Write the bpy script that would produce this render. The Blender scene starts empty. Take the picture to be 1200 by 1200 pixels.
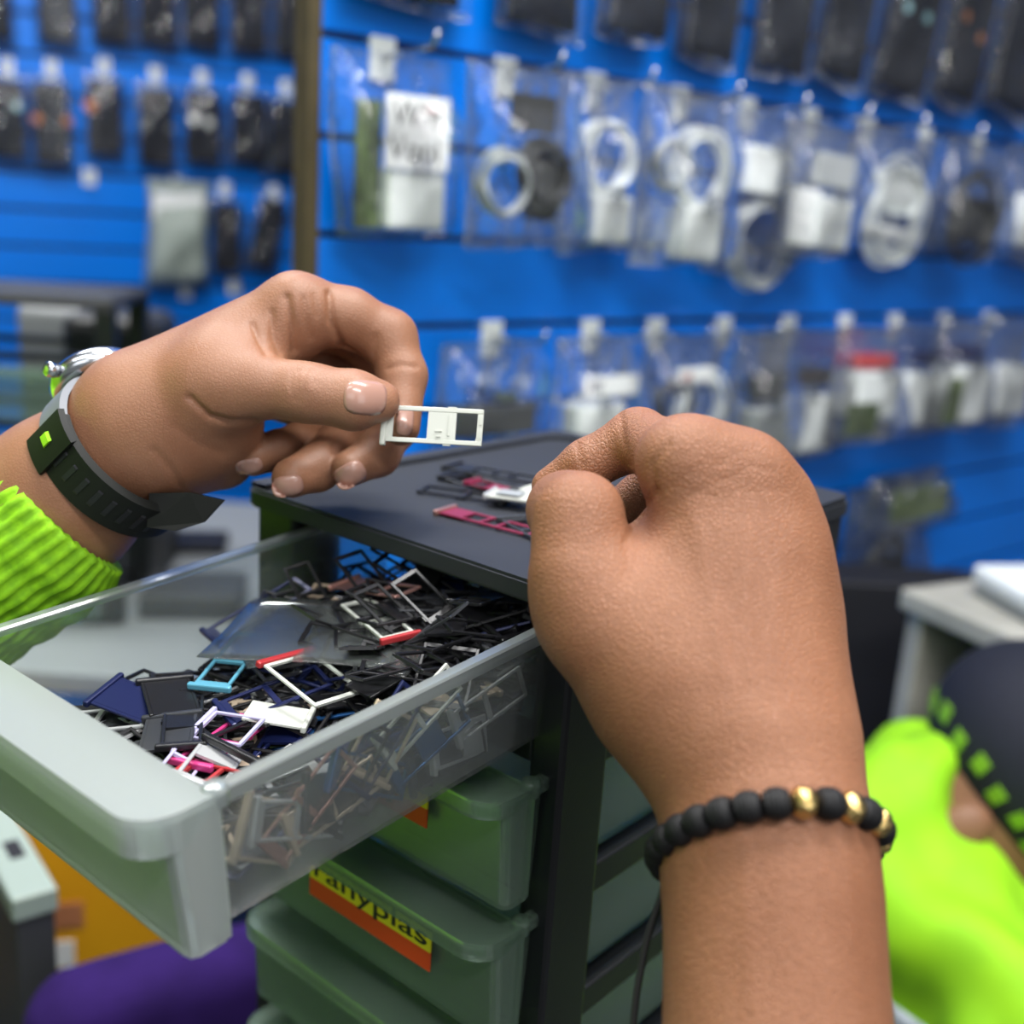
import bpy, bmesh, math, random
import numpy as np
from mathutils import Vector, Matrix
from mathutils.bvhtree import BVHTree
random.seed(7); rng = np.random.default_rng(7)
SC = bpy.context.scene
COL = SC.collection
EYE = 1.35
# ------------------------------------------------------------------ camera frame (from the photo's vanishing points)
F = 1340.0
up = np.array([.065, 1, .2724]); up /= np.linalg.norm(up)
fw = np.array([0, 0, -1.]); fh = fw - up*fw.dot(up); fh /= np.linalg.norm(fh)
WM = np.array([np.cross(fh, up), fh, up])
CAM = np.array([0, 0, EYE])
def camp(x, y, d): return np.array([(x-600)/F*d, -(y-600)/F*d, -d])
def P(x, y, d): return Vector(WM @ camp(x, y, d) + CAM)
def ray(x, y): return WM @ camp(x, y, 1.0)
def onplane(x, y, p, n):
    r = ray(x, y); q = np.array(p) - CAM
    return Vector(CAM + r*(q.dot(n)/r.dot(n)))
def onz(x, y, z):
    r = ray(x, y); return Vector(CAM + r*((z-EYE)/r[2]))
cd = bpy.data.cameras.new('camera'); cam = bpy.data.objects.new('camera', cd); COL.objects.link(cam)
cam.matrix_world = Matrix(np.vstack([np.column_stack([WM, CAM]), [0, 0, 0, 1]]).tolist())
cd.sensor_width = 36; cd.lens = F/1200*36; cd.clip_start = .01
cd.dof.use_dof = True; cd.dof.focus_distance = .392; cd.dof.aperture_fstop = 5.8
SC.camera = cam
# ------------------------------------------------------------------ materials
def mat(name, col, rough=.5, metal=0, spec=.5, coat=0, noise=None, bump=None, sss=0, trans=0, col2=None):
    m = bpy.data.materials.new(name); m.use_nodes = True
    nt = m.node_tree; b = nt.nodes['Principled BSDF']
    b.inputs['Base Color'].default_value = (*col, 1); b.inputs['Roughness'].default_value = rough
    b.inputs['Metallic'].default_value = metal; b.inputs['Specular IOR Level'].default_value = spec
    b.inputs['Coat Weight'].default_value = coat
    b.inputs['Transmission Weight'].default_value = trans
    if sss:
        b.inputs['Subsurface Weight'].default_value = sss
        b.inputs['Subsurface Radius'].default_value = (1, .35, .2); b.inputs['Subsurface Scale'].default_value = .004
    tc = nt.nodes.new('ShaderNodeTexCoord')
    if noise:
        n = nt.nodes.new('ShaderNodeTexNoise'); n.inputs['Scale'].default_value = noise; n.inputs['Detail'].default_value = 5
        r = nt.nodes.new('ShaderNodeValToRGB')
        c2 = col2 or tuple(c*.75 for c in col)
        r.color_ramp.elements[0].color = (*c2, 1); r.color_ramp.elements[1].color = (*col, 1)
        r.color_ramp.elements[0].position = .35; r.color_ramp.elements[1].position = .65
        nt.links.new(tc.outputs['Object'], n.inputs['Vector']); nt.links.new(n.outputs['Fac'], r.inputs['Fac'])
        nt.links.new(r.outputs['Color'], b.inputs['Base Color'])
    if bump:
        n2 = nt.nodes.new('ShaderNodeTexNoise'); n2.inputs['Scale'].default_value = bump[0]; n2.inputs['Detail'].default_value = 4
        bp = nt.nodes.new('ShaderNodeBump'); bp.inputs['Strength'].default_value = bump[1]; bp.inputs['Distance'].default_value = bump[2]
        nt.links.new(tc.outputs['Object'], n2.inputs['Vector']); nt.links.new(n2.outputs['Fac'], bp.inputs['Height'])
        nt.links.new(bp.outputs['Normal'], b.inputs['Normal'])
    return m
def film(name, col, opac, rough=.12, bump=(60, .8, .004), diff_col=None, gloss=.35, transl=True):
    """thin translucent plastic: transparent + scattering + glossy"""
    m = bpy.data.materials.new(name); m.use_nodes = True; nt = m.node_tree
    nt.nodes.remove(nt.nodes['Principled BSDF']); out = nt.nodes['Material Output']
    N = lambda t: nt.nodes.new(t)
    tr = N('ShaderNodeBsdfTransparent'); tr.inputs[0].default_value = (*col, 1)
    df = N('ShaderNodeBsdfDiffuse'); df.inputs[0].default_value = (*(diff_col or col), 1)
    tl = N('ShaderNodeBsdfTranslucent'); tl.inputs[0].default_value = (*(diff_col or col), 1)
    dm = N('ShaderNodeMixShader'); dm.inputs[0].default_value = .5 if transl else 0
    gl = N('ShaderNodeBsdfGlossy'); gl.inputs['Roughness'].default_value = rough
    m1 = N('ShaderNodeMixShader'); m1.inputs[0].default_value = opac
    m2 = N('ShaderNodeMixShader')
    fr = N('ShaderNodeFresnel'); fr.inputs[0].default_value = 1.5
    mu = N('ShaderNodeMath'); mu.operation = 'MULTIPLY'; mu.inputs[1].default_value = gloss*2.5; mu.use_clamp = True
    L = nt.links.new
    L(df.outputs[0], dm.inputs[1]); L(tl.outputs[0], dm.inputs[2])
    L(tr.outputs[0], m1.inputs[1]); L(dm.outputs[0], m1.inputs[2]); L(m1.outputs[0], m2.inputs[1]); L(gl.outputs[0], m2.inputs[2])
    L(fr.outputs[0], mu.inputs[0]); L(mu.outputs[0], m2.inputs[0]); L(m2.outputs[0], out.inputs[0])
    if bump:
        tc = N('ShaderNodeTexCoord'); n = N('ShaderNodeTexNoise'); n.inputs['Scale'].default_value = bump[0]; n.inputs['Detail'].default_value = 3
        bp = N('ShaderNodeBump'); bp.inputs['Strength'].default_value = bump[1]; bp.inputs['Distance'].default_value = bump[2]
        L(tc.outputs['Object'], n.inputs['Vector']); L(n.outputs['Fac'], bp.inputs['Height'])
        for s in (df, tl, gl): L(bp.outputs['Normal'], s.inputs['Normal'])
        L(bp.outputs['Normal'], fr.inputs['Normal'])
    return m
def skin_mat(name, c1, c2, fine=900, amt=.5):
    m = mat(name, c1, .48, sss=.12, noise=26, col2=c2, spec=.42); nt = m.node_tree; b = nt.nodes['Principled BSDF']
    tc = nt.nodes.new('ShaderNodeTexCoord'); L = nt.links.new
    mp = nt.nodes.new('ShaderNodeMapping'); L(tc.outputs['Object'], mp.inputs[0])
    nz = nt.nodes.new('ShaderNodeTexNoise'); nz.inputs['Scale'].default_value = 300
    mx = nt.nodes.new('ShaderNodeMix'); mx.data_type = 'VECTOR'; mx.inputs[0].default_value = .0007
    L(mp.outputs[0], mx.inputs[4]); L(nz.outputs['Color'], mx.inputs[5])
    v = nt.nodes.new('ShaderNodeTexVoronoi'); v.feature = 'DISTANCE_TO_EDGE'; v.inputs['Scale'].default_value = fine
    L(mx.outputs[1], v.inputs['Vector'])
    cr = nt.nodes.new('ShaderNodeValToRGB'); cr.color_ramp.elements[1].position = .26
    L(v.outputs['Distance'], cr.inputs[0])
    bp = nt.nodes.new('ShaderNodeBump'); bp.inputs['Strength'].default_value = amt; bp.inputs['Distance'].default_value = .0004
    L(cr.outputs[0], bp.inputs['Height']); L(bp.outputs[0], b.inputs['Normal'])
    base = b.inputs['Base Color'].links[0].from_socket
    lr = nt.nodes.new('ShaderNodeMapRange'); lr.inputs[1].default_value = 0; lr.inputs[2].default_value = 1; lr.inputs[3].default_value = 1-amt*.42; lr.inputs[4].default_value = 1.0
    mu = nt.nodes.new('ShaderNodeMix'); mu.data_type = 'RGBA'; mu.blend_type = 'MULTIPLY'; mu.inputs[0].default_value = 1
    L(cr.outputs[0], lr.inputs[0]); L(base, mu.inputs[6]); L(lr.outputs[0], mu.inputs[7]); L(mu.outputs[2], b.inputs['Base Color'])
    return m
M = {}
M['skin_right'] = skin_mat('tanned skin', (.345, .152, .080), (.275, .112, .054), 740, .5)
M['skin_left'] = skin_mat('light tanned skin', (.315, .152, .088), (.26, .114, .060), 740, .2)
M['nail'] = mat('fingernail', (.40, .225, .175), .25, coat=.4)
M['black'] = mat('black plastic', (.009, .010, .012), .36, bump=(900, .15, .0004))
M['slab'] = mat('grey black plastic top', (.017, .019, .025), .55, bump=(1400, .12, .0003))
M['frost'] = film('frosted drawer plastic', (.965, .992, .985), .06, .14, None, (.90, .97, .95), .26)
M['rim'] = film('rolled plastic rim', (.92, .97, .96), .34, .12, None, (.88, .96, .96), .6)
M['sheet'] = film('clear plastic sheet', (.96, .98, .97), .10, .18, None, (.5, .55, .54), .3)
M['frost_front'] = film('thicker frosted drawer plastic', (.94, .985, .97), .44, .2, None, (.90, .99, .97), .4)
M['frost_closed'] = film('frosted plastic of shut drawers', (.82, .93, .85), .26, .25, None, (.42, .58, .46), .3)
M['blue'] = mat('blue laminate', (.0, .195, .84), .28, noise=5, col2=(.0, .178, .77))
M['groove'] = mat('dark slat groove', (.045, .032, .025), .6)
M['mdf'] = mat('raw board edge', (.075, .055, .020), .7, noise=40)
M['bag'] = film('clear bag film', (.997, .999, 1), .035, .06, (26, 1, .010), (.98, .99, 1), .28)
M['bag_white'] = film('milky bubble bag', (.9, .95, .9), .72, .2, (120, 1, .006), (.66, .76, .70), .5)
M['white'] = mat('white plastic', (.86, .90, .90), .35)
M['white_card'] = mat('white card', (.88, .90, .91), .6)
M['ivory'] = mat('ivory board', (.44, .43, .38), .5, noise=12)
M['grey'] = mat('grey plastic', (.30, .32, .33), .4)
M['pale'] = mat('pale grey plastic', (.52, .55, .57), .4)
M['mint'] = mat('greenish white laminate', (.34, .41, .37), .4)
M['dkgrey'] = mat('dark grey plastic', (.05, .052, .055), .45)
M['screen'] = mat('dark phone glass', (.014, .018, .032), .14, coat=.4)
M['metal'] = mat('steel', (.6, .62, .65), .22, 1)
M['pcb'] = mat('green board', (.16, .21, .10), .5, noise=80, col2=(.06, .09, .04))
M['ink'] = mat('black ink', (.008, .008, .012), .6)
M['ink_blue'] = mat('dark blue ink', (.01, .014, .09), .6)
M['red_print'] = mat('red print', (.55, .05, .05), .6)
M['copper'] = mat('copper foil', (.75, .30, .14), .4, .4)
M['teal'] = mat('pale teal foil', (.35, .62, .68), .4)
M['yellow_label'] = mat('yellow sticker', (.72, .62, .02), .5)
M['red_label'] = mat('red orange sticker', (.62, .055, .012), .5)
M['hivis'] = mat('fluorescent yellow fabric', (.31, .68, .007), .75, noise=30, col2=(.26, .60, .007))
M['hivis_knit'] = mat('fluorescent knit', (.29, .63, .007), .8, noise=200, col2=(.18, .43, .005))
M['check'] = mat('dull yellow green check', (.20, .42, .02), .6)
M['navy'] = mat('navy fabric', (.006, .008, .02), .8, noise=200)
M['purple'] = mat('purple velvet', (.030, .010, .115), .9, noise=30, col2=(.022, .007, .085), spec=.2)
M['yellow'] = mat('orange yellow card', (.86, .42, .008), .5, noise=8, col2=(.80, .36, .008))
M['strap'] = mat('black rubber', (.006, .007, .006), .6, spec=.3)
M['strap_grey'] = mat('grey strap edge', (.16, .17, .19), .5)
M['bead'] = mat('matt black beads', (.0055, .0055, .0065), .6, spec=.3, bump=(900, .3, .0005))
M['gold'] = mat('hammered gold', (.78, .56, .22), .22, 1, bump=(500, .9, .0012))
M['cord'] = mat('black cord', (.008, .008, .008), .7)
M['floor'] = mat('grey vinyl floor', (.08, .08, .08), .5, noise=6)
M['ceiling'] = mat('white ceiling', (.7, .7, .7), .8)
M['plaster'] = mat('light plaster', (.30, .31, .32), .8)
M['hair'] = mat('dark hair', (.012, .009, .007), .6)
M['reflect'] = mat('silver reflective tape', (.45, .5, .56), .35, .3)
M['tan_skin'] = mat('brown skin', (.22, .10, .05), .55)  # one even skin colour, shared by both jacketed people
M['blue_cloth'] = mat('blue violet cloth', (.04, .05, .35), .8, noise=20)
TR = {}
for n, c, r, me in (('black', (.011, .011, .013), .33, 0), ('dark grey', (.05, .053, .06), .35, .3), ('navy', (.01, .016, .075), .33, .2), ('blue', (.02, .10, .28), .3, .6),
                    ('light blue', (.13, .42, .58), .35, .3), ('white', (.56, .58, .53), .4, 0), ('silver', (.50, .51, .52), .35, .3), ('gold', (.58, .46, .34), .35, .25),
                    ('rose', (.55, .30, .26), .3, .7), ('pink', (.62, .05, .22), .35, .2), ('red', (.42, .03, .035), .35, .2), ('lavender', (.55, .53, .80), .35, .2), ('olive', (.28, .32, .06), .4, .2),
                    ('wine', (.26, .028, .07), .4, .3)):
    TR[n] = mat('tray ' + n, c, r, me)
# ------------------------------------------------------------------ helpers
def link(name, me, m=None, parent=None, loc=None, mw=None, smooth=False):
    o = bpy.data.objects.new(name, me); COL.objects.link(o)
    if m is not None and me is not None: me.materials.append(m) if not me.materials else None
    if parent is not None: o.parent = parent
    if mw is not None: o.matrix_world = mw
    if loc is not None: o.location = loc
    if smooth and me is not None: me.shade_smooth()
    return o
def tag(o, label=None, cat=None, group=None, kind=None):
    if label: o['label'] = label
    if cat: o['category'] = cat
    if group: o['group'] = group
    if kind: o['kind'] = kind
    return o
def empty(name, loc, rz=0, mw=None):
    o = bpy.data.objects.new(name, None); COL.objects.link(o); o.empty_display_size = .02
    if mw is not None: o.matrix_world = mw
    else: o.location = loc; o.rotation_euler = (0, 0, rz)
    return o
class MB:
    def __init__(s): s.bm = bmesh.new()
    def box(s, x0, x1, y0, y1, z0, z1, bev=0, seg=2, rot=None):
        b = bmesh.new()
        v = [b.verts.new((x, y, z)) for x in (x0, x1) for y in (y0, y1) for z in (z0, z1)]
        for f in ((0,1,3,2), (4,6,7,5), (0,4,5,1), (2,3,7,6), (0,2,6,4), (1,5,7,3)): b.faces.new([v[i] for i in f])
        if bev: bmesh.ops.bevel(b, geom=b.edges[:], offset=bev, segments=seg, affect='EDGES', profile=.5)
        if rot is not None: bmesh.ops.transform(b, matrix=rot, verts=b.verts[:])
        s.merge(b); return s
    def merge(s, b, mat=None):
        if mat is not None: bmesh.ops.transform(b, matrix=mat, verts=b.verts[:])
        me = bpy.data.meshes.new('t'); b.to_mesh(me); b.free(); s.bm.from_mesh(me); bpy.data.meshes.remove(me); return s
    def prism(s, pts, z0, z1, bev=0, mat=None):
        b = bmesh.new(); v = [b.verts.new((x, y, z0)) for x, y in pts]; f = b.faces.new(v)
        e = bmesh.ops.extrude_face_region(b, geom=[f]); nv = [g for g in e['geom'] if isinstance(g, bmesh.types.BMVert)]
        for q in nv: q.co.z = z1
        if bev:
            ed = [e for e in b.edges if abs(e.verts[0].co.z-e.verts[1].co.z) < 1e-7]
            bmesh.ops.bevel(b, geom=ed, offset=bev, segments=2, affect='EDGES')
        bmesh.ops.recalc_face_normals(b, faces=b.faces[:]); s.merge(b, mat); return s
    def tube(s, pts, r, n=8, closed=False):
        pts = [Vector(p) for p in pts]; N = len(pts); rs = r if hasattr(r, '__len__') else [r]*N
        rings = []; pr = None
        for i, p in enumerate(pts):
            a = pts[(i-1) % N] if (closed or i) else p; c = pts[(i+1) % N] if (closed or i < N-1) else p
            t = (c-a).normalized()
            if pr is None: pr = t.orthogonal().normalized()
            nn = (pr - t*pr.dot(t)).normalized(); pr = nn; bb = t.cross(nn)
            rings.append([s.bm.verts.new(p + (nn*math.cos(q)+bb*math.sin(q))*rs[i]) for q in [k*2*math.pi/n for k in range(n)]])
        for i in range(N if closed else N-1):
            A, B = rings[i], rings[(i+1) % N]
            for k in range(n): s.bm.faces.new((A[k], A[(k+1) % n], B[(k+1) % n], B[k]))
        if not closed: s.bm.faces.new(rings[0][::-1]); s.bm.faces.new(rings[-1])
        return s
    def lathe(s, prof, n=20, mat=None):
        b = bmesh.new(); rings = [[b.verts.new((r*math.cos(k*2*math.pi/n), r*math.sin(k*2*math.pi/n), z)) for k in range(n)] for r, z in prof]
        for A, B in zip(rings, rings[1:]):
            for k in range(n): b.faces.new((A[k], A[(k+1) % n], B[(k+1) % n], B[k]))
        b.faces.new(rings[0][::-1]); b.faces.new(rings[-1]); s.merge(b, mat); return s
    def ellipsoid(s, c, r, seg=24):
        b = bmesh.new(); bmesh.ops.create_uvsphere(b, u_segments=seg, v_segments=seg//2, radius=1)
        s.merge(b, Matrix.Translation(c) @ Matrix.Diagonal((*r, 1))); return s
    def mesh(s, name):
        bmesh.ops.recalc_face_normals(s.bm, faces=s.bm.faces[:])
        me = bpy.data.meshes.new(name); s.bm.to_mesh(me); s.bm.free(); return me
    def build(s, name, m, parent=None, smooth=False, **k): return link(name, s.mesh(name), m, parent, smooth=smooth, **k)
def text_mesh(txt, size, depth=.0004, xs=1.0):
    cu = bpy.data.curves.new('t', 'FONT'); cu.body = txt; cu.size = size; cu.extrude = depth; cu.align_x = 'LEFT'; cu.space_character = xs
    o = bpy.data.objects.new('t', cu); COL.objects.link(o); dg = bpy.context.evaluated_depsgraph_get()
    me = bpy.data.meshes.new_from_object(o.evaluated_get(dg)); bpy.data.objects.remove(o); bpy.data.curves.remove(cu); me.materials.clear(); return me
def frame(xa, ya, za, o): # matrix from axes
    return Matrix(((xa[0], ya[0], za[0], o[0]), (xa[1], ya[1], za[1], o[1]), (xa[2], ya[2], za[2], o[2]), (0, 0, 0, 1)))
def solid(o, t, off=-1):
    md = o.modifiers.new('thickness', 'SOLIDIFY'); md.thickness = t; md.offset = off; return o
# ------------------------------------------------------------------ signed distance fields -> one continuous skin mesh
class SDF:
    def __init__(s, lo, hi, h):
        s.h = h; s.lo = np.array(lo, float); n = np.ceil((np.array(hi)-s.lo)/h).astype(int)+1
        s.ax = [(s.lo[i]+h*np.arange(n[i])).astype(np.float32) for i in range(3)]
        s.d = np.full(n, .03, np.float32)
    def sub(s, pts, marg):
        pts = np.array(pts); a = pts.min(0)-marg; b = pts.max(0)+marg; sl = []
        for i in range(3):
            i0 = max(0, int((a[i]-s.lo[i])/s.h)); i1 = min(len(s.ax[i]), int((b[i]-s.lo[i])/s.h)+2); sl.append(slice(i0, max(i1, i0+1)))
        return tuple(sl)
    def grid(s, sl): return np.meshgrid(*[s.ax[i][sl[i]] for i in range(3)], indexing='ij', sparse=True)
    @staticmethod
    def cone(G, a, b, ra, rb):
        ab = b-a; L2 = max(ab.dot(ab), 1e-12)
        px, py, pz = G[0]-a[0], G[1]-a[1], G[2]-a[2]
        t = np.clip((px*ab[0]+py*ab[1]+pz*ab[2])/L2, 0, 1)
        return np.sqrt((px-t*ab[0])**2+(py-t*ab[1])**2+(pz-t*ab[2])**2) - (ra+(rb-ra)*t)
    @staticmethod
    def smin(a, b, k):
        h = np.maximum(k-np.abs(a-b), 0)/k; return np.minimum(a, b)-h*h*k*.25
    def add(s, a, b, ra, rb, k=.008):
        a, b = np.array(a), np.array(b); sl = s.sub([a, b], max(ra, rb)+.03); G = s.grid(sl)
        s.d[sl] = s.smin(s.d[sl], s.cone(G, a, b, ra, rb), k)
    def ell(s, c, R, r, k=.008):
        c = np.array(c); R = np.array(R); r = np.array(r); sl = s.sub([c], max(r)+.03); G = s.grid(sl)
        q = [(G[0]-c[0])*R[i][0]+(G[1]-c[1])*R[i][1]+(G[2]-c[2])*R[i][2] for i in range(3)]
        k0 = np.sqrt(sum((q[i]/r[i])**2 for i in range(3))); k1 = np.sqrt(sum((q[i]/r[i]**2)**2 for i in range(3)))+1e-9
        s.d[sl] = s.smin(s.d[sl], (k0*(k0-1)/k1).astype(np.float32), k)
    def finger(s, J, kb=.010, kt=.0008, fall=.028, kj=.004):
        pts = np.array([j[0] for j in J]); sl = s.sub(pts, .04); G = s.grid(sl); df = None
        for (a, ra), (b, rb) in zip(J, J[1:]):
            c = s.cone(G, np.array(a), np.array(b), ra, rb); df = c if df is None else s.smin(df, c, kj)
        a = pts[0]; dist = np.sqrt((G[0]-a[0])**2+(G[1]-a[1])**2+(G[2]-a[2])**2)
        k = kt+(kb-kt)*np.clip(1-dist/fall, 0, 1)
        s.d[sl] = s.smin(s.d[sl], df, k)
    def mesh(s):
        d = s.d; n = d.shape; ins = d < 0
        c8 = np.zeros([q-1 for q in n], np.int8)
        offs = [(i, j, k) for i in (0, 1) for j in (0, 1) for k in (0, 1)]
        view = lambda A, o: A[o[0]:n[0]-1+o[0], o[1]:n[1]-1+o[1], o[2]:n[2]-1+o[2]]
        for o in offs: c8 += view(ins, o)
        act = (c8 > 0) & (c8 < 8); idx = np.argwhere(act); vid = -np.ones(act.shape, np.int64); vid[act] = np.arange(len(idx))
        acc = np.zeros((len(idx), 3)); cnt = np.zeros(len(idx))
        for p in offs:
            for ax in range(3):
                if p[ax]: continue
                q = list(p); q[ax] = 1
                da = d[idx[:, 0]+p[0], idx[:, 1]+p[1], idx[:, 2]+p[2]]; db = d[idx[:, 0]+q[0], idx[:, 1]+q[1], idx[:, 2]+q[2]]
                mk = (da < 0) != (db < 0); t = np.where(mk, da/np.where(mk, da-db, 1), 0)
                pos = np.tile(np.array(p, float), (len(idx), 1)); pos[:, ax] += t
                acc[mk] += pos[mk]; cnt[mk] += 1
        V = s.lo + s.h*(idx + acc/cnt[:, None]); Fc = []
        for ax in range(3):
            b, c = (ax+1) % 3, (ax+2) % 3
            A = [slice(1, -1)]*3; A[ax] = slice(0, n[ax]-1); B = list(A); B[ax] = slice(1, n[ax])
            sa, sb = ins[tuple(A)], ins[tuple(B)]; e = np.argwhere(sa != sb); flip = sa[sa != sb]
            e = e + np.array([0 if i == ax else 1 for i in range(3)])
            def vv(db, dc):
                q = e.copy(); q[:, b] -= db; q[:, c] -= dc; return vid[q[:, 0], q[:, 1], q[:, 2]]
            quad = np.stack([vv(1, 1), vv(0, 1), vv(0, 0), vv(1, 0)], 1)
            quad[~flip] = quad[~flip][:, ::-1]; Fc.append(quad)
        return V, np.concatenate(Fc)
def mesh_from(name, V, Fq):
    me = bpy.data.meshes.new(name)
    me.vertices.add(len(V)); me.vertices.foreach_set('co', np.ascontiguousarray(V, np.float32).ravel())
    me.loops.add(Fq.size); me.loops.foreach_set('vertex_index', Fq.astype(np.int32).ravel())
    me.polygons.add(len(Fq)); me.polygons.foreach_set('loop_start', (np.arange(len(Fq))*4).astype(np.int32))
    me.update(calc_edges=True); me.validate(); me.shade_smooth(); return me
def vnormals(V, Fq):
    n = np.cross(V[Fq[:, 2]]-V[Fq[:, 0]], V[Fq[:, 3]]-V[Fq[:, 1]]); N = np.zeros_like(V)
    for i in range(4): np.add.at(N, Fq[:, i], n)
    return N/(np.linalg.norm(N, axis=1)[:, None]+1e-12)
def relax(V, Fq, it=2, lam=.5):
    E_ = np.concatenate([Fq[:, [0, 1]], Fq[:, [1, 2]], Fq[:, [2, 3]], Fq[:, [3, 0]]])
    for _ in range(it):
        S = np.zeros_like(V); C = np.zeros(len(V)); np.add.at(S, E_[:, 0], V[E_[:, 1]]); np.add.at(C, E_[:, 0], 1)
        np.add.at(S, E_[:, 1], V[E_[:, 0]]); np.add.at(C, E_[:, 1], 1); V = V+lam*(S/C[:, None]-V)
    return V
def creases(V, Fq, lines):
    """skin folds cut into the surface: (pixel polyline, depth mm, width px)"""
    N = vnormals(V, Fq); facing = N[:, 2] > .05
    px = 600+F*V[:, 0]/-V[:, 2]; py = 600-F*V[:, 1]/-V[:, 2]; disp = np.zeros(len(V))
    for pts, dep, w in lines:
        best = np.full(len(V), 1e9)
        for i, (a, b) in enumerate(zip(pts, pts[1:])):
            a, b = np.array(a, float), np.array(b, float); ab = b-a
            t = np.clip(((px-a[0])*ab[0]+(py-a[1])*ab[1])/ab.dot(ab), 0, 1)
            best = np.minimum(best, np.hypot(px-a[0]-t*ab[0], py-a[1]-t*ab[1]))
        disp += dep*.001*np.exp(-(best/w)**2)
    return V - N*(disp*facing)[:, None]
def hand_object(sdf, name, m, folds, parent=None):
    V, Fq = sdf.mesh(); V = relax(V, Fq, 2); V = creases(V, Fq, folds)
    bv = BVHTree.FromPolygons(V.tolist(), Fq.tolist())
    c = V.mean(0); Vw = (V-c) @ WM.T
    me = mesh_from(name, Vw, Fq); o = link(name, me, m, parent, loc=Vector(WM @ c + CAM) if parent is None else None)
    return o, bv, c
def nail(bv, base, cx, cy, ax, ay, lmm, wmm, parent, d0, squash=1.0, name='fingernail'):
    """a curved nail plate lying on the fingertip; (ax, ay) is the direction of the fingertip in the picture plane"""
    L = math.hypot(ax, ay); ax, ay = ax/L, ay/L; s = F/d0/1000; nu, nv = 14, 10; bm = bmesh.new(); top = []; bot = []
    for i in range(nu+1):
        for j in range(nv+1):
            u, v = -1+2*i/nu, -1+2*j/nv
            e = 3.2; r = max(abs(u), abs(v))/max((abs(u)**e+abs(v)**e)**(1/e), 1e-9) if (u or v) else 1
            U, Vv = u*r*lmm*.5*s, v*r*wmm*.5*s*squash
            X, Y = cx+ax*U-ay*Vv, cy+ay*U+ax*Vv; dr = Vector(camp(X, Y, 1)).normalized()
            h, n, _, _ = bv.ray_cast(Vector((0, 0, 0)), dr)
            if h is None or abs(-h.z-d0) > .02: h, n = Vector(camp(X, Y, d0)), Vector((0, 0, 1))
            edge = max(abs(u), abs(v))
            p = h + n*(.0005*(1-edge**6)+.0001); q = h - n*.0006
            W = lambda t: Vector(WM @ (np.array(t)-base))
            top.append(bm.verts.new(W(p))); bot.append(bm.verts.new(W(q)))
    I = lambda i, j: i*(nv+1)+j
    for i in range(nu):
        for j in range(nv):
            a = (I(i, j), I(i+1, j), I(i+1, j+1), I(i, j+1)); bm.faces.new([top[k] for k in a]); bm.faces.new([bot[k] for k in a[::-1]])
    ring = [I(i, 0) for i in range(nu+1)]+[I(nu, j) for j in range(1, nv+1)]+[I(i, nv) for i in range(nu-1, -1, -1)]+[I(0, j) for j in range(nv-1, 0, -1)]
    for a, b in zip(ring, ring[1:]+ring[:1]): bm.faces.new((top[a], bot[a], bot[b], top[b]))
    bmesh.ops.recalc_face_normals(bm, faces=bm.faces[:]); me = bpy.data.meshes.new(name); bm.to_mesh(me); bm.free()
    return link(name, me, M['nail'], parent, smooth=True)
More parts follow.
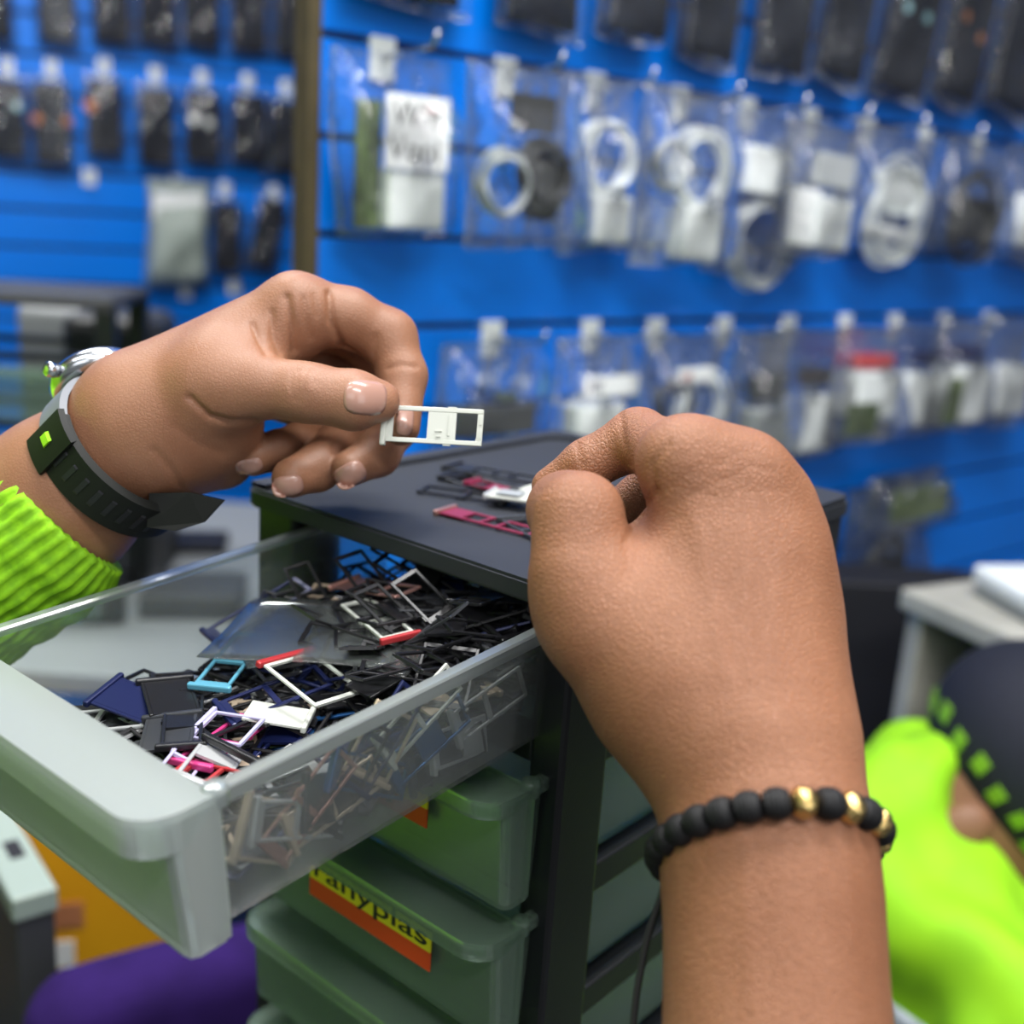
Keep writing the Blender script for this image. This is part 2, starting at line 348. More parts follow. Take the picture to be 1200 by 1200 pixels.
# ================================================================== RIGHT ARM (bare, back of the hand to the viewer)
def build_right_hand():
    c = camp; h = .0010
    s = SDF((-.012, -.275, -.425), (.150, .050, -.255), h)
    # forearm and wrist
    fa = [((922, 1520, .285), .0290), ((910, 1210, .308), .0256), ((905, 1060, .318), .0246), ((896, 960, .326), .0236), ((880, 870, .334), .0245)]
    for (a, ra), (b, rb) in zip(fa, fa[1:]): s.add(c(*a), c(*b), ra, rb, .02)
    # palm: one bone ray per finger
    mcp = dict(i=(806, 546, .352), m=(868, 563, .353), r=(899, 590, .360), p=(920, 630, .368))
    wr = dict(i=(850, 850, .336), m=(872, 850, .335), r=(890, 850, .337), p=(902, 850, .342))
    for k, r0, r1 in (('i', .0180, .0125), ('m', .021, .0125), ('r', .0195, .0112), ('p', .0170, .0100)):
        s.add(c(*wr[k]), c(*mcp[k]), r0, r1, .016)
    s.add(c(795, 800, .348), c(880, 660, .358), .024, .018, .02)          # palm body
    s.add(c(898, 900, .342), c(914, 745, .362), .020, .0155, .018)         # little-finger side
    # thenar mass and thumb bone
    s.add(c(836, 850, .341), c(726, 722, .347), .0205, .0175, .018)
    s.add(c(772, 776, .348), c(686, 704, .350), .0205, .0125, .018)
    # thumb
    s.finger([(c(696, 724, .346), .0150), (c(679, 668, .346), .0130), (c(678, 606, .350), .0121), (c(663, 598, .364), .0105), (c(648, 590, .386), .0085)], .020, .0008, .040, .009)
    # web between thumb and index
    s.add(c(715, 690, .356), c(790, 610, .366), .0085, .0085, .010)
    # fingers
    s.finger([(c(*mcp['i']), .0122), (c(748, 514, .386), .0100), (c(688, 545, .388), .0084), (c(645, 570, .393), .0066)], .014, .0006, .028, .0035)
    s.finger([(c(*mcp['m']), .0122), (c(800, 532, .402), .0095), (c(745, 590, .408), .0086), (c(700, 622, .409), .0072)], .014, .0006, .026, .0035)
    s.finger([(c(*mcp['r']), .0115), (c(868, 566, .405), .0090), (c(800, 620, .412), .0082), (c(752, 650, .410), .0072)], .012, .0006, .026, .0035)
    s.finger([(c(*mcp['p']), .0102), (c(943, 638, .400), .0080), (c(880, 668, .412), .0072), (c(835, 682, .410), .0062)], .012, .0006, .024, .0035)
    # knuckles
    s.ell(c(800, 536, .347), np.eye(3), (.0115, .010, .010), .012)
    s.ell(c(868, 556, .349), np.eye(3), (.0115, .010, .009), .012)
    s.ell(c(900, 588, .356), np.eye(3), (.009, .009, .0085), .010)
    folds = [([(768, 580), (764, 545), (785, 520)], .5, 4), ([(727, 484), (730, 515), (738, 545)], .6, 4), ([(676, 520), (682, 545)], .5, 4),
             ([(735, 632), (752, 600), (768, 575)], .8, 5), ([(732, 637), (738, 655), (732, 675)], .4, 5)]
    rg = random.Random(3)
    for k in range(20):   # fine folds across the knuckles
        x = 790+rg.random()*110; y = 520+rg.random()*60; L = 12+rg.random()*22
        folds.append(([(x-L, y+L*.5), (x, y-2), (x+L, y+L*.15)], .12, 2.2))
    for k in range(9):    # loose skin over the thumb joint
        y = 570+k*9; folds.append(([(632, y+5), (660, y-3+rg.random()*4), (690, y+3)], .14, 2.2))
    for k in range(12):   # wrist lines
        y = 800+k*11; folds.append(([(820+rg.random()*60, y+4), (900, y), (975, y+6)], .07, 2.5))
    for xa, ya, xb, yb, dp in ((812, 600, 850, 790, -.35), (872, 620, 880, 790, -.35), (915, 650, 905, 790, -.25), (870, 960, 880, 1180, -.25), (990, 950, 1000, 1100, -.2)):
        folds.append(([(xa, ya), (xb, yb)], dp, 11))      # tendons, slightly raised
    o, bv, base = hand_object(s, 'hand', M['skin_right'], folds)
    tag(o, 'bare right hand and forearm reaching over the drawer tower, back of the hand towards viewer', 'hand')
    return o, bv, base
hand_right, bv_right, base_right = build_right_hand()
# bracelet
def build_bracelet():
    C = np.array(camp(900, 992, .324)); ex = np.array([1, -.05, 0]); ex /= np.linalg.norm(ex)
    ax = np.array(camp(880, 900, .331))-np.array(camp(908, 1060, .318)); ax /= np.linalg.norm(ax)
    ex -= ax*ex.dot(ax); ex /= np.linalg.norm(ex); ez = np.cross(ex, ax); ez *= 1 if ez[2] > 0 else -1
    root = empty('bracelet', WM @ C + CAM)
    tag(root, 'black bead bracelet with gold beads and a loose black cord on the bare wrist', 'bracelet')
    n = 27; rx, rz = .0308, .0335
    pos = lambda t: C + ex*rx*math.cos(t)+ez*rz*math.sin(t) + ax*(.0085*math.sin(t)-.002*math.cos(t))
    prof = [(.0012, -.0031)]
    for k in range(6):
        z = -.0030+k*.0010; r = .0040*math.sqrt(max(.05, 1-(abs(z+.0005)/.0042)**2)); prof += [(r-.00025, z), (r, z+.00035), (r, z+.00075)]
    prof += [(.0012, .0031)]
    mb = MB(); mb.lathe(prof, 20); me_b = mb.mesh('bead')
    g = MB(); g.ellipsoid((0, 0, 0), (.0039, .0039, .0035), 20)
    for v in g.bm.verts: v.co *= 1+random.uniform(-.05, .03)
    me_g = g.mesh('gold_bead'); me_b.materials.append(M['bead']); me_g.materials.append(M['gold'])
    golds = {6: 1, 4: 1, 2: 1, 0: 1}
    cr = MB()
    ring = []
    for k in range(n):
        t = 2*math.pi*(k+.3)/n; p = pos(t); q = pos(t+.01); tang = Vector(WM @ (q-p)).normalized(); w = Vector(WM @ (p-C))
        ring.append(w); isg = k in golds
        o = link('bead', me_g if isg else me_b, None, root, smooth=True)
        if isg: o['label'] = 'hammered gold bead'
        o.matrix_local = Matrix.Translation(w) @ tang.to_track_quat('Z', 'X').to_matrix().to_4x4() @ Matrix.Scale(1.12, 4)
    cr.tube(ring, .0006, 6, True); cr.build('elastic_cord', M['cord'], root)
    tl = MB(); cc = WM @ C + CAM
    pts = [P(x, y, d)-Vector(cc) for x, y, d in ((782, 990, .336), (784, 1015, .334), (776, 1050, .333), (762, 1085, .332), (752, 1130, .331), (745, 1170, .330), (741, 1215, .329), (738, 1290, .327))]
    sm = []
    for i in range(len(pts)-1):
        for k in range(4): sm.append(pts[i].lerp(pts[i+1], k/4))
    for _ in range(3): sm = [sm[0]]+[(sm[i-1]+sm[i]*2+sm[i+1])/4 for i in range(1, len(sm)-1)]+[sm[-1]]
    tl.tube(sm, .0011, 8); tl.build('cord_tail', M['cord'], root, True)
build_bracelet()
# ================================================================== LEFT ARM (palm side, pinching the tray)
def build_left_hand():
    c = camp; h = .0010
    s = SDF((-.205, -.060, -.510), (-.025, .092, -.385), h)
    # forearm
    s.add(c(-60, 690, .455), c(70, 585, .448), .030, .0275, .02)
    s.add(c(70, 585, .448), c(150, 512, .440), .0275, .0235, .02)
    # palm rays
    mcp = dict(i=(347, 362, .438), m=(352, 372, .458), r=(330, 415, .474), p=(300, 455, .482))
    wr = dict(i=(170, 470, .438), m=(170, 480, .442), r=(168, 505, .446), p=(172, 520, .448))
    for k, r0, r1 in (('i', .0175, .0125), ('m', .019, .012), ('r', .018, .0115), ('p', .017, .0105)):
        s.add(c(*wr[k]), c(*mcp[k]), r0, r1, .014)
    # thenar and thumb
    s.add(c(165, 498, .432), c(262, 452, .424), .0190, .0160, .016)
    s.add(c(200, 520, .436), c(262, 508, .444), .0165, .0140, .016)
    s.add(c(172, 524, .446), c(262, 540, .460), .0165, .0110, .014)
    s.finger([(c(250, 450, .424), .0155), (c(300, 452, .419), .0118), (c(352, 459, .417), .0103), (c(372, 462, .417), .0100), (c(415, 469, .418), .0106), (c(444, 470, .421), .0078)], .016, .001, .040, .004)
    # index arch
    s.finger([(c(*mcp['i']), .0132), (c(408, 372, .444), .0112), (c(455, 396, .449), .0110), (c(472, 440, .446), .0092), (c(470, 500, .438), .0074)], .012, .0008, .030, .0035)
    # middle
    s.finger([(c(*mcp['m']), .0120), (c(420, 392, .470), .0105), (c(456, 440, .480), .0102), (c(462, 500, .472), .0094), (c(442, 532, .456), .0088), (c(410, 549, .444), .0072)], .012, .0006, .026, .0035)
    # ring
    s.finger([(c(*mcp['r']), .0115), (c(432, 452, .490), .0100), (c(398, 520, .466), .0090), (c(372, 548, .450), .0090), (c(342, 560, .440), .0078)], .012, .0006, .026, .0035)
    # little
    s.finger([(c(*mcp['p']), .0105), (c(385, 490, .490), .0085), (c(352, 518, .466), .0078), (c(325, 528, .456), .0078), (c(297, 539, .446), .0064)], .010, .0006, .024, .0035)
    # web between thumb and index
    s.add(c(275, 425, .432), c(335, 392, .442), .0120, .0100, .014)
    folds = [([(336, 348), (341, 380), (345, 410)], 1.2, 4.5), ([(386, 343), (388, 375), (400, 405), (418, 418)], 1.5, 4), ([(296, 380), (304, 400), (312, 414)], .9, 3.5), ([(318, 366), (320, 396), (328, 414)], .8, 3.5), ([(356, 350), (358, 372), (364, 396)], .5, 4), ([(368, 346), (372, 370)], .35, 3.5),
             ([(440, 395), (438, 415), (438, 432)], .5, 4), ([(455, 432), (470, 428), (488, 430)], .5, 3.5),
             ([(222, 466), (245, 488), (270, 495), (300, 494)], 1.4, 4), ([(180, 528), (200, 550), (212, 570)], .5, 5), ([(205, 500), (230, 520), (262, 532)], .35, 6),
             ([(342, 437), (341, 452), (344, 468)], .35, 2.6), ([(349, 434), (348, 452), (350, 470)], .35, 2.6), ([(358, 433), (356, 448), (356, 462)], .3, 2.6), ([(368, 435), (365, 450)], .25, 2.6), ([(374, 437), (371, 450)], .2, 2.6),
             ([(345, 432), (375, 432)], .2, 5), ([(360, 446), (360, 452)], -.35, 9), ([(385, 510), (392, 530)], .3, 4), ([(440, 505), (452, 520)], .3, 4)]
    o, bv, base = hand_object(s, 'hand', M['skin_left'], folds)
    tag(o, 'left hand pinching a white tray between thumb and index finger, wearing a black watch', 'hand')
    nail(bv, base, 428, 466, 1, .08, 15.5, 12.5, o, .41, 1.0)
    nail(bv, base, 474, 494, -.1, 1, 11, 8.5, o, .43, .8)
    nail(bv, base, 410, 557, -.9, .5, 12.5, 9.5, o, .437, .95)
    nail(bv, base, 337, 570, -.95, .15, 12, 9.5, o, .434, .85)
    nail(bv, base, 292, 547, -.95, .25, 10.5, 7.5, o, .441, .8)
    # knitted cuff of the jacket
    A, B = np.array(c(-130, 745, .460)), np.array(c(72, 602, .448)); ax = (B-A)/np.linalg.norm(B-A)
    e1 = np.array([.62, .78, 0]); e1 -= ax*e1.dot(ax); e1 /= np.linalg.norm(e1); e2 = np.cross(ax, e1)
    bm = bmesh.new(); rows = []; nr, na = 44, 168
    for i in range(nr+1):
        t = i/nr; cen = A+(B-A)*t; row = []
        for k in range(na):
            th = 2*math.pi*k/na; rr = (.0385-.0035*t) + .0009*math.cos(th*42) + .0006*math.sin(t*38+2*math.sin(th)) + (.0012*math.sin(t*9+th*2))
            if t > .93: rr -= (t-.93)/.07*.0025
            sl = .012*math.cos(th-2.6)*t
            row.append(bm.verts.new(WM @ (cen+ax*sl+(e1*math.cos(th)+e2*math.sin(th))*rr-base)))
        rows.append(row)
    rows.append([bm.verts.new(Vector(v.co).lerp(Vector(WM @ (B-base)), .16)) for v in rows[-1]])
    for a, b in zip(rows, rows[1:]):
        for k in range(na): bm.faces.new((a[k], a[(k+1) % na], b[(k+1) % na], b[k]))
    bmesh.ops.recalc_face_normals(bm, faces=bm.faces[:]); me = bpy.data.meshes.new('jacket_sleeve'); bm.to_mesh(me); bm.free()
    sl = link('jacket_sleeve', me, M['hivis_knit'], o, smooth=True); sl['label'] = 'fluorescent yellow ribbed knit cuff'
    return o, bv, base
hand_left, bv_left, base_left = build_left_hand()
# wristwatch on the left wrist
def build_watch():
    C = np.array(camp(146, 530, .4395)); ax = np.array(camp(225, 455, .437))-np.array(camp(100, 560, .447)); ax /= np.linalg.norm(ax)
    ax = ax + np.array([0, 0, .25]); ax /= np.linalg.norm(ax)
    e1 = np.array([.55, -.83, 0]); e1 -= ax*e1.dot(ax); e1 /= np.linalg.norm(e1); e2 = np.cross(e1, ax); e2 *= 1 if e2[2] > 0 else -1
    root = empty('wristwatch', WM @ C + CAM); tag(root, 'black rubber strap wristwatch with silver case on the left wrist', 'watch')
    def pt(th, r, w): return Vector(WM @ (e1*math.cos(th)*(.0295+r)*1.0+e2*math.sin(th)*(.0275+r)+ax*w))
    def band(t0, t1, w0, w1, r0, r1, n=60):
        b = bmesh.new(); R = []
        for i in range(n+1):
            t = t0+(t1-t0)*i/n; R.append([b.verts.new(pt(t, r, w)) for r, w in ((r0, w0), (r1, w0+.001), (r1, w1-.001), (r0, w1))])
        for A, B in zip(R, R[1:]):
            for k in range(4): b.faces.new((A[k], A[(k+1) % 4], B[(k+1) % 4], B[k]))
        b.faces.new(R[0][::-1]); b.faces.new(R[-1]); return b
    m = MB(); m.merge(band(-.6, 2.15, -.011, .008, .0005, .0035)); st = m.build('strap', M['strap'], root, False)
    hl = MB()
    for k in range(9):
        t = .35+k*.19; hl.merge(band(t, t+.06, -.006, .003, .0034, .0038, 4))
    h_ = hl.build('strap_holes', M['ink'], st); 
    m = MB(); m.merge(band(2.0, 3.1, -.008, .007, .0005, .003)); q = m.build('strap_edge', M['strap_grey'], root); q['label'] = 'grey upper strap piece'
    m = MB(); m.merge(band(3.1, 5.75, -.010, .008, .0005, .003)); m.build('strap', M['strap'], root)
    m = MB(); m.merge(band(1.72, 2.16, -.0125, .0095, .0036, .0056, 12)); kp = m.build('strap_keeper', M['strap'], root)
    m = MB(); m.merge(band(1.9, 2.02, -.004, .001, .0056, .0064, 5)); m.build('keeper_slot', M['hivis'], kp)
    # case on the back of the wrist
    cm = Matrix.Translation(pt(3.55, .0055, 0)) @ frame(Vector(WM @ ax), (pt(3.56, 0, 0)-pt(3.54, 0, 0)).normalized(), Vector(WM @ ax).cross((pt(3.56, 0, 0)-pt(3.54, 0, 0)).normalized()), (0, 0, 0))
    k = MB(); k.lathe([(.014, -.005), (.0175, -.004), (.0185, 0), (.0175, .003), (.016, .004), (.0155, .0032)], 40, cm); cs = k.build('watch_case', M['metal'], root, True); cs['label'] = 'polished silver case'
    k = MB(); k.lathe([(.0020, 0), (.0030, .0004), (.0030, .0038), (.0022, .0045)], 18, cm @ Matrix.Translation((-.0005, -.0185, 0)) @ Matrix.Rotation(math.pi/2, 4, 'X')); k.build('crown', M['metal'], cs, True)
    # loose end of the strap
    t = MB(); a = P(205, 592, .424); bm = bmesh.new()
    for (x0, x1, y0, y1) in ((0, 1, 0, 1),):
        cr = [P(175, 578, .424), P(222, 577, .422), P(262, 586, .423), P(238, 612, .424), P(205, 622, .424), P(172, 618, .425)]
        off = Vector(WM @ C + CAM); n = (cr[2]-cr[0]).cross(cr[4]-cr[0]).normalized()*.0025
        va = [bm.verts.new(p-off) for p in cr]; vb = [bm.verts.new(p-off+n) for p in cr]
        bm.faces.new(va); bm.faces.new(vb[::-1])
        for i in range(6): bm.faces.new((va[i], vb[i], vb[(i+1) % 6], va[(i+1) % 6]))
    t.merge(bm); t.build('strap_end', M['strap'], root)
build_watch()
# ================================================================== DRAWER TOWER
H = -.13
FL = onz(289, 568, EYE+H)
yaw = math.radians(-40); U = Vector((math.cos(yaw), math.sin(yaw), 0)); D = Vector((-U.y, U.x, 0)); Z = Vector((0, 0, 1))
TW, TD, PITCH, ND, Z0 = .187, .222, .0585, 7, -.0155
TOPZ = FL.z; BOT = Z0-PITCH*ND-.012
tower = empty('drawer_tower', (FL.x, FL.y, TOPZ+BOT), yaw)
tag(tower, 'black plastic drawer tower with frosted drawers, the top one pulled open and full of trays', 'drawer tower')
def tw(mb, name, m, parent=tower, smooth=False):
    bmesh.ops.translate(mb.bm, verts=mb.bm.verts[:], vec=(0, 0, -BOT)); return mb.build(name, m, parent, smooth)
# top slab with a raised rim round a shallow recess
def rrect(x0, x1, y0, y1, r, n=6, rs=None):
    out = []; rs = rs or (r,)*4
    for (cx, cy, a0), q in zip((((x1, y1), 0), ((x0, y1), 90), ((x0, y0), 180), ((x1, y0), 270)), rs) if False else [((x1, y1, 0), rs[0]), ((x0, y1, 90), rs[1]), ((x0, y0, 180), rs[2]), ((x1, y0, 270), rs[3])]:
        sx = -1 if cx == x1 else 1; sy = -1 if cy == y1 else 1
        for k in range(n+1):
            a = math.radians(a0+90*k/n); out.append((cx+sx*q+q*math.cos(a), cy+sy*q+q*math.sin(a)))
    return out
mb = MB(); mb.prism(rrect(0, TW, -.002, TD, .008), -.0085, 0, .0012)
top = tw(mb, 'top_panel', M['slab'])
mb = MB(); bm = bmesh.new()
o_ = rrect(.0008, TW-.0008, .012, TD-.0008, .008); i_ = rrect(.0125, TW-.0125, .0125, TD-.0135, .013)
o_ = rrect(.0008, TW-.0008, .001, TD-.0008, .008, 6, (.008, .008, .002, .002)); i_ = rrect(.0120, TW-.0120, .0012, TD-.0135, .014, 6, (.014, .014, .0005, .0005))
lo = [bm.verts.new((x, y, -.0003)) for x, y in o_]; lo2 = [bm.verts.new((x, y, .0018)) for x, y in o_]; hi = [bm.verts.new((x, y, .0022)) for x, y in i_]; hl = [bm.verts.new((x, y, -.0003)) for x, y in i_]
n = len(o_)
for A, B in ((lo, lo2), (lo2, hi), (hi, hl), (hl, lo)):
    for k in range(n):
        if A[k].co.y < .003 and A[(k+1) % n].co.y < .003 and abs(A[k].co.x-A[(k+1) % n].co.x) > .05: continue
        bm.faces.new((A[k], A[(k+1) % n], B[(k+1) % n], B[k]))
mb.merge(bm); tw(mb, 'rim', M['slab'], top)
# lip round the edge beneath the slab
mb = MB()
for x in ((.0025, .0275), (TW-.0185, TW-.0025)):
    mb = MB(); mb.box(x[0], x[1], .004, .033, BOT, -.0085, .002); tw(mb, 'post', M['black'])
    x2 = (.0025, .0200) if x[0] < .1 else (TW-.0200, TW-.0025)
    mb = MB(); mb.box(x2[0], x2[1], TD-.022, TD-.003, BOT, -.0085, .002); tw(mb, 'post', M['black'])
for k in range(1, ND+1):
    z = Z0-PITCH*k
    mb = MB(); mb.box(.0275, TW-.0185, .0055, .020, z+.0005, z+.0095, .001)
    for xs in ((.0045, .0085), (TW-.0085, TW-.0045)): mb.box(xs[0], xs[1], .033, TD-.022, z-.004, z+.0095, .001)
    mb.box(.02, TW-.02, TD-.016, TD-.006, z-.004, z+.0095, .001)
    for xs in ((.0085, .0275), (TW-.0185, TW-.0085)): mb.box(xs[0], xs[1], .033, TD-.022, z+.0005, z+.003)
    tw(mb, 'rail', M['black'])
mb = MB(); mb.box(.003, TW-.003, .004, TD-.003, BOT, BOT+.009, .002); tw(mb, 'base_panel', M['black'])
DW, DH, DL = .141, .0445, .205
def drawer_body():
    """open tray, local: x 0..DW, y 0 (front) .. DL (back), rim at z 0"""
    bm = bmesh.new(); cs = rrect(0, DW, .004, DL, .005, 4); bs = rrect(.002, DW-.002, .006, DL-.002, .005, 4); n = len(cs)
    t = [bm.verts.new((x, y, 0)) for x, y in cs]; b = [bm.verts.new((x, y, -DH)) for x, y in bs]
    for k in range(n): bm.faces.new((b[k], b[(k+1) % n], t[(k+1) % n], t[k]))
    bm.faces.new(b[::-1]); 
    mb = MB(); mb.merge(bm); return mb.mesh('drawer')
def rim_mesh():
    """rolled flange along both sides and the back"""
    mb = MB()
    for x0, x1 in ((-.0032, .0020), (DW-.0020, DW+.0032)):
        b = bmesh.new()
        pr = [(x0, -.0035), (x0, .0005), ((x0*3+x1)/4, .0014), ((x0+x1*3)/4, .0014), (x1, .0005), (x1, -.0004), ((x0+x1)/2, .0004), ((x0+x1*1)/2-.0004, -.0035)]
        pr = [(x0, -.0035), (x0, .0006), (x0+.0008, .0014), (x1-.0008, .0014), (x1, .0006), (x1, -.0001), (x0+.0010, -.0001), (x0+.0010, -.0035)]
        if x0 > .05: pr = [(x0+x1-x, z) for x, z in pr][::-1]
        R = [[b.verts.new((x, y, z)) for x, z in pr] for y in (.006, DL)]
        for k in range(8): b.faces.new((R[0][k], R[0][(k+1) % 8], R[1][(k+1) % 8], R[1][k]))
        b.faces.new(R[0][::-1]); b.faces.new(R[1]); mb.merge(b)
    mb.lathe([(.0036, -.004), (.0040, .0005), (.0032, .0022), (.0012, .0026)], 18, Matrix.Translation((DW+.0005, .0065, 0)))
    mb.box(0, DW, DL-.001, DL+.003, -.0015, .0012); return mb.mesh('rim')
FX0, FX1, FH = -.004, DW+.004, .0455
def lip_mesh(sk=.0105):
    """pull handle: a flat ledge with a turned down skirt, rounded at both ends"""
    bm = bmesh.new(); a = rrect(FX0, FX1, -.0185, .0045, .012, 8, (.001, .001, .013, .013)); a2 = rrect(FX0, FX1, -.0190, .0045, .012, 8, (.001, .001, .013, .013)); n = len(a)
    t = [bm.verts.new((x, y, .0012 - (.0000 if y > -.004 else .0)) ) for x, y in a]
    m_ = [bm.verts.new((x, y-.0003 if y < 0 else y, -.0010)) for x, y in a2]
    def dz(x, y): return -sk if y < -.004 else -sk*max(0, min(1, (.0045-y)/.009))-.001
    b = [bm.verts.new((x, y, min(-.0011, dz(x, y)))) for x, y in a2]
    bm.faces.new(t)
    for A, B in ((t, m_), (m_, b)):
        for k in range(n):
            if A[k].co.y > .004 and A[(k+1) % n].co.y > .004: continue
            bm.faces.new((A[k], B[k], B[(k+1) % n], A[(k+1) % n]))
    mb = MB(); mb.merge(bm); return mb.mesh('pull_lip')
def front_mesh():
    mb = MB(); bm = bmesh.new(); z0, z1 = -FH, -.001; y0 = -.0105
    pr = [(FX0, .004), (FX0, y0+.003), (FX0+.0012, y0+.0008), (FX0+.004, y0), (FX1-.004, y0), (FX1-.0012, y0+.0008), (FX1, y0+.003), (FX1, .004)]
    A = [bm.verts.new((x, y, z1)) for x, y in pr]; B = [bm.verts.new((x, y+(.003 if y < 0 else 0), z0)) for x, y in pr]
    for k in range(7): bm.faces.new((A[k], A[k+1], B[k+1], B[k]))
    bm.faces.new(B); mb.merge(bm); return mb.mesh('front_panel')
me_body, me_rim, me_lip, me_front = drawer_body(), rim_mesh(), lip_mesh(), front_mesh(); me_lip_short = lip_mesh(.0062)
mull = MB(); mull.box(FX1-.0052, FX1-.0002, .0035, .0062, -FH, -.001, .0006); me_mull = mull.mesh('front_flange')
mull = MB(); mull.box(FX0+.0002, FX0+.0052, .0035, .0062, -FH, -.001, .0006); me_mull2 = mull.mesh('front_flange')
DX = .0255+.0055 if False else .0275
# open drawer: sags a little as it is pulled out
def fr_pt(x, y, p, nrm): return onplane(x, y, p, nrm)
A3 = onplane(640, 735, FL, D)
Vd = -Vector(ray(1740, 150)).normalized(); Vd = (Vd - U*Vd.dot(U)).normalized(); Nd = U.cross(-Vd).normalized()
PULL = .147
def put_drawer(name, mw, fm, m1, m2):
    b = bpy.data.objects.new(name, me_body.copy()); COL.objects.link(b); b.data.materials.append(m1); b.parent = tower; b.matrix_world = mw; solid(b, .0014)
    for nm, me, mm, th in (('rim', me_rim, M['rim'] if m1 is M['frost'] else m1, 0), ('pull_lip', fm or me_lip, m2, .0016), ('front_panel', me_front, m2, .0016), ('flange', me_mull, m2, 0), ('flange', me_mull2, m2, 0)):
        q = bpy.data.objects.new(nm, me.copy()); COL.objects.link(q); q.data.materials.append(mm); q.parent = b
        if th: solid(q, th)
    return b
bpy.context.view_layer.update()
DXR = (A3-FL).dot(U)                              # right rim of the open drawer
OD = frame(U, -Vd, Nd, A3 - U*DW + Vd*PULL)
open_drawer = put_drawer('drawer', OD, None, M['frost'], M['frost_front']); open_drawer['label'] = 'open frosted drawer pulled far out'
closed = []
for k in range(1, ND):
    zt = Z0-PITCH*k-.0025
    mw = frame(U, D, Z, FL + U*(DXR-DW+.0005) + D*(-.010) + Z*zt)
    closed.append(put_drawer('drawer', mw, me_lip_short, M['frost_closed'], M['frost_closed']))
# stickers on two drawers
def sticker(dr, x0, x1, z0, z1, zm, txt):
    q = MB(); q.box(x0, x1, -.0121, -.0114, zm, z1); a = q.build('sticker', M['yellow_label'], dr); a['label'] = 'yellow and red sticker'
    q = MB(); q.box(x0, x1, -.0121, -.0114, z0, zm); q.build('red_band', M['red_label'], a)
    if txt:
        t = text_mesh(txt, .0112, .0002); w = max(v.co.x for v in t.vertices); hx = (x1-x0-.004)/w
        o = link('lettering', t, M['ink'], a); o.matrix_parent_inverse = Matrix.Identity(4)
        o.matrix_local = Matrix.Translation((x0+.002, -.0123, zm+.0022)) @ Matrix.Rotation(math.pi/2, 4, 'X') @ Matrix.Diagonal((hx, 1, 1, 1))
    return a
# ------------------------------------------------------------------ SIM trays
def tray_mesh(kind, L=.040, W=.0135, T=.0011, b=.0013):
    """flat tray frame, long axis x, end plate at x = 0"""
    m = MB()
    def win(x0, x1): return (x0, x1)
    if kind == 'double': wins, gaps = [(.0035, .0175), (.0195, L-b*1.2)], None
    elif kind == 'hybrid': wins = [(.0030, .0140), (.0265, L-b)]
    elif kind == 'held': wins, b = [(.0036, .0178), (.0292, L-.0022)], .0017
    elif kind == 'single': wins = [(.0030, .0165)]
    elif kind == 'square': wins = [(.0022, L-b*1.2)]
    elif kind == 'triple': wins = [(.012, .0205), (.0218, .029), (.0303, L-b)]
    else: wins = []
    xs = [0]; 
    # rails
    m.box(.001, L, -W/2, -W/2+b, 0, T, .0002, 1); m.box(.001, L, W/2-b, W/2, 0, T, .0002, 1)
    cur = .001
    for x0, x1 in wins+[(L, L)]:
        if x0 > cur+1e-5: m.box(cur, x0, -W/2+b, W/2-b, 0, T*.92)
        cur = x1
    # small notches and a step, as on real trays
    if kind == 'held':
        for x0, x1, y0, y1 in ((.0262, .0270, -.0035, .0040), (.0215, .0235, -.0042, -.0037), (.0210, .0238, -.0022, -.0017), (.0388, .0396, .001, .004), (.0388, .0396, -.004, -.001)): m.box(x0, x1, y0, y1, T*.9, T*1.25)
        m.box(.0255, .0290, W/2-.0002, W/2+.0004, 0, T); m.box(.0245, .0275, -W/2-.0005, -W/2+.0002, 0, T*.8); m.box(L-.0026, L-.0008, -W/2+.0004, -W/2+.0026, 0, T*.7)
    if kind in ('double', 'hybrid'): m.box(L*.47, L*.53, W/2, W/2+.0005, 0, T*.9); m.box(L*.60, L*.64, -W/2-.0005, -W/2, 0, T*.9)
    return m.mesh('sim_tray')
def plate_mesh(W=.0135, T=.0011):
    m = MB(); m.box(-.0012, .0010, -W/2-.0016, W/2+.0016, -.0006, T+.0009, .0006, 2); return m.mesh('end_plate')
KINDS = {'double': tray_mesh('double'), 'hybrid': tray_mesh('hybrid'), 'single': tray_mesh('single', .030, .0150), 'square': tray_mesh('square', .026, .0205), 'triple': tray_mesh('triple', .046, .0115), 'plate': tray_mesh('plate', .024, .0175), 'held': tray_mesh('held')}
for k in KINDS.values(): k.update()
PL = {'double': plate_mesh(), 'hybrid': plate_mesh(), 'single': plate_mesh(.0150), 'square': plate_mesh(.0205), 'triple': plate_mesh(.0115), 'plate': plate_mesh(.0175), 'held': plate_mesh()}
_cache = {}
def variant(kind, col, plate=False):
    key = (kind, col, plate)
    if key not in _cache:
        me = (PL if plate else KINDS)[kind].copy(); me.materials.append(TR[col]); _cache[key] = me
    return _cache[key]
def tray(kind, col, mw, label, group=None, pcol=None, scale=1):
    o = bpy.data.objects.new('sim_tray', variant(kind, col)); COL.objects.link(o); o.matrix_world = mw @ Matrix.Diagonal((scale, scale, 1, 1))
    tag(o, label, 'sim tray', group)
    p = bpy.data.objects.new('end_plate', variant(kind, pcol or col, True)); COL.objects.link(p); p.parent = o
    if pcol: p['label'] = pcol + ' end plate'
    return o
def tri(xd, nrm, o): # frame with long axis xd on a surface with normal nrm
    xd = (xd - nrm*xd.dot(nrm)).normalized(); return frame(xd, nrm.cross(xd), nrm, o)
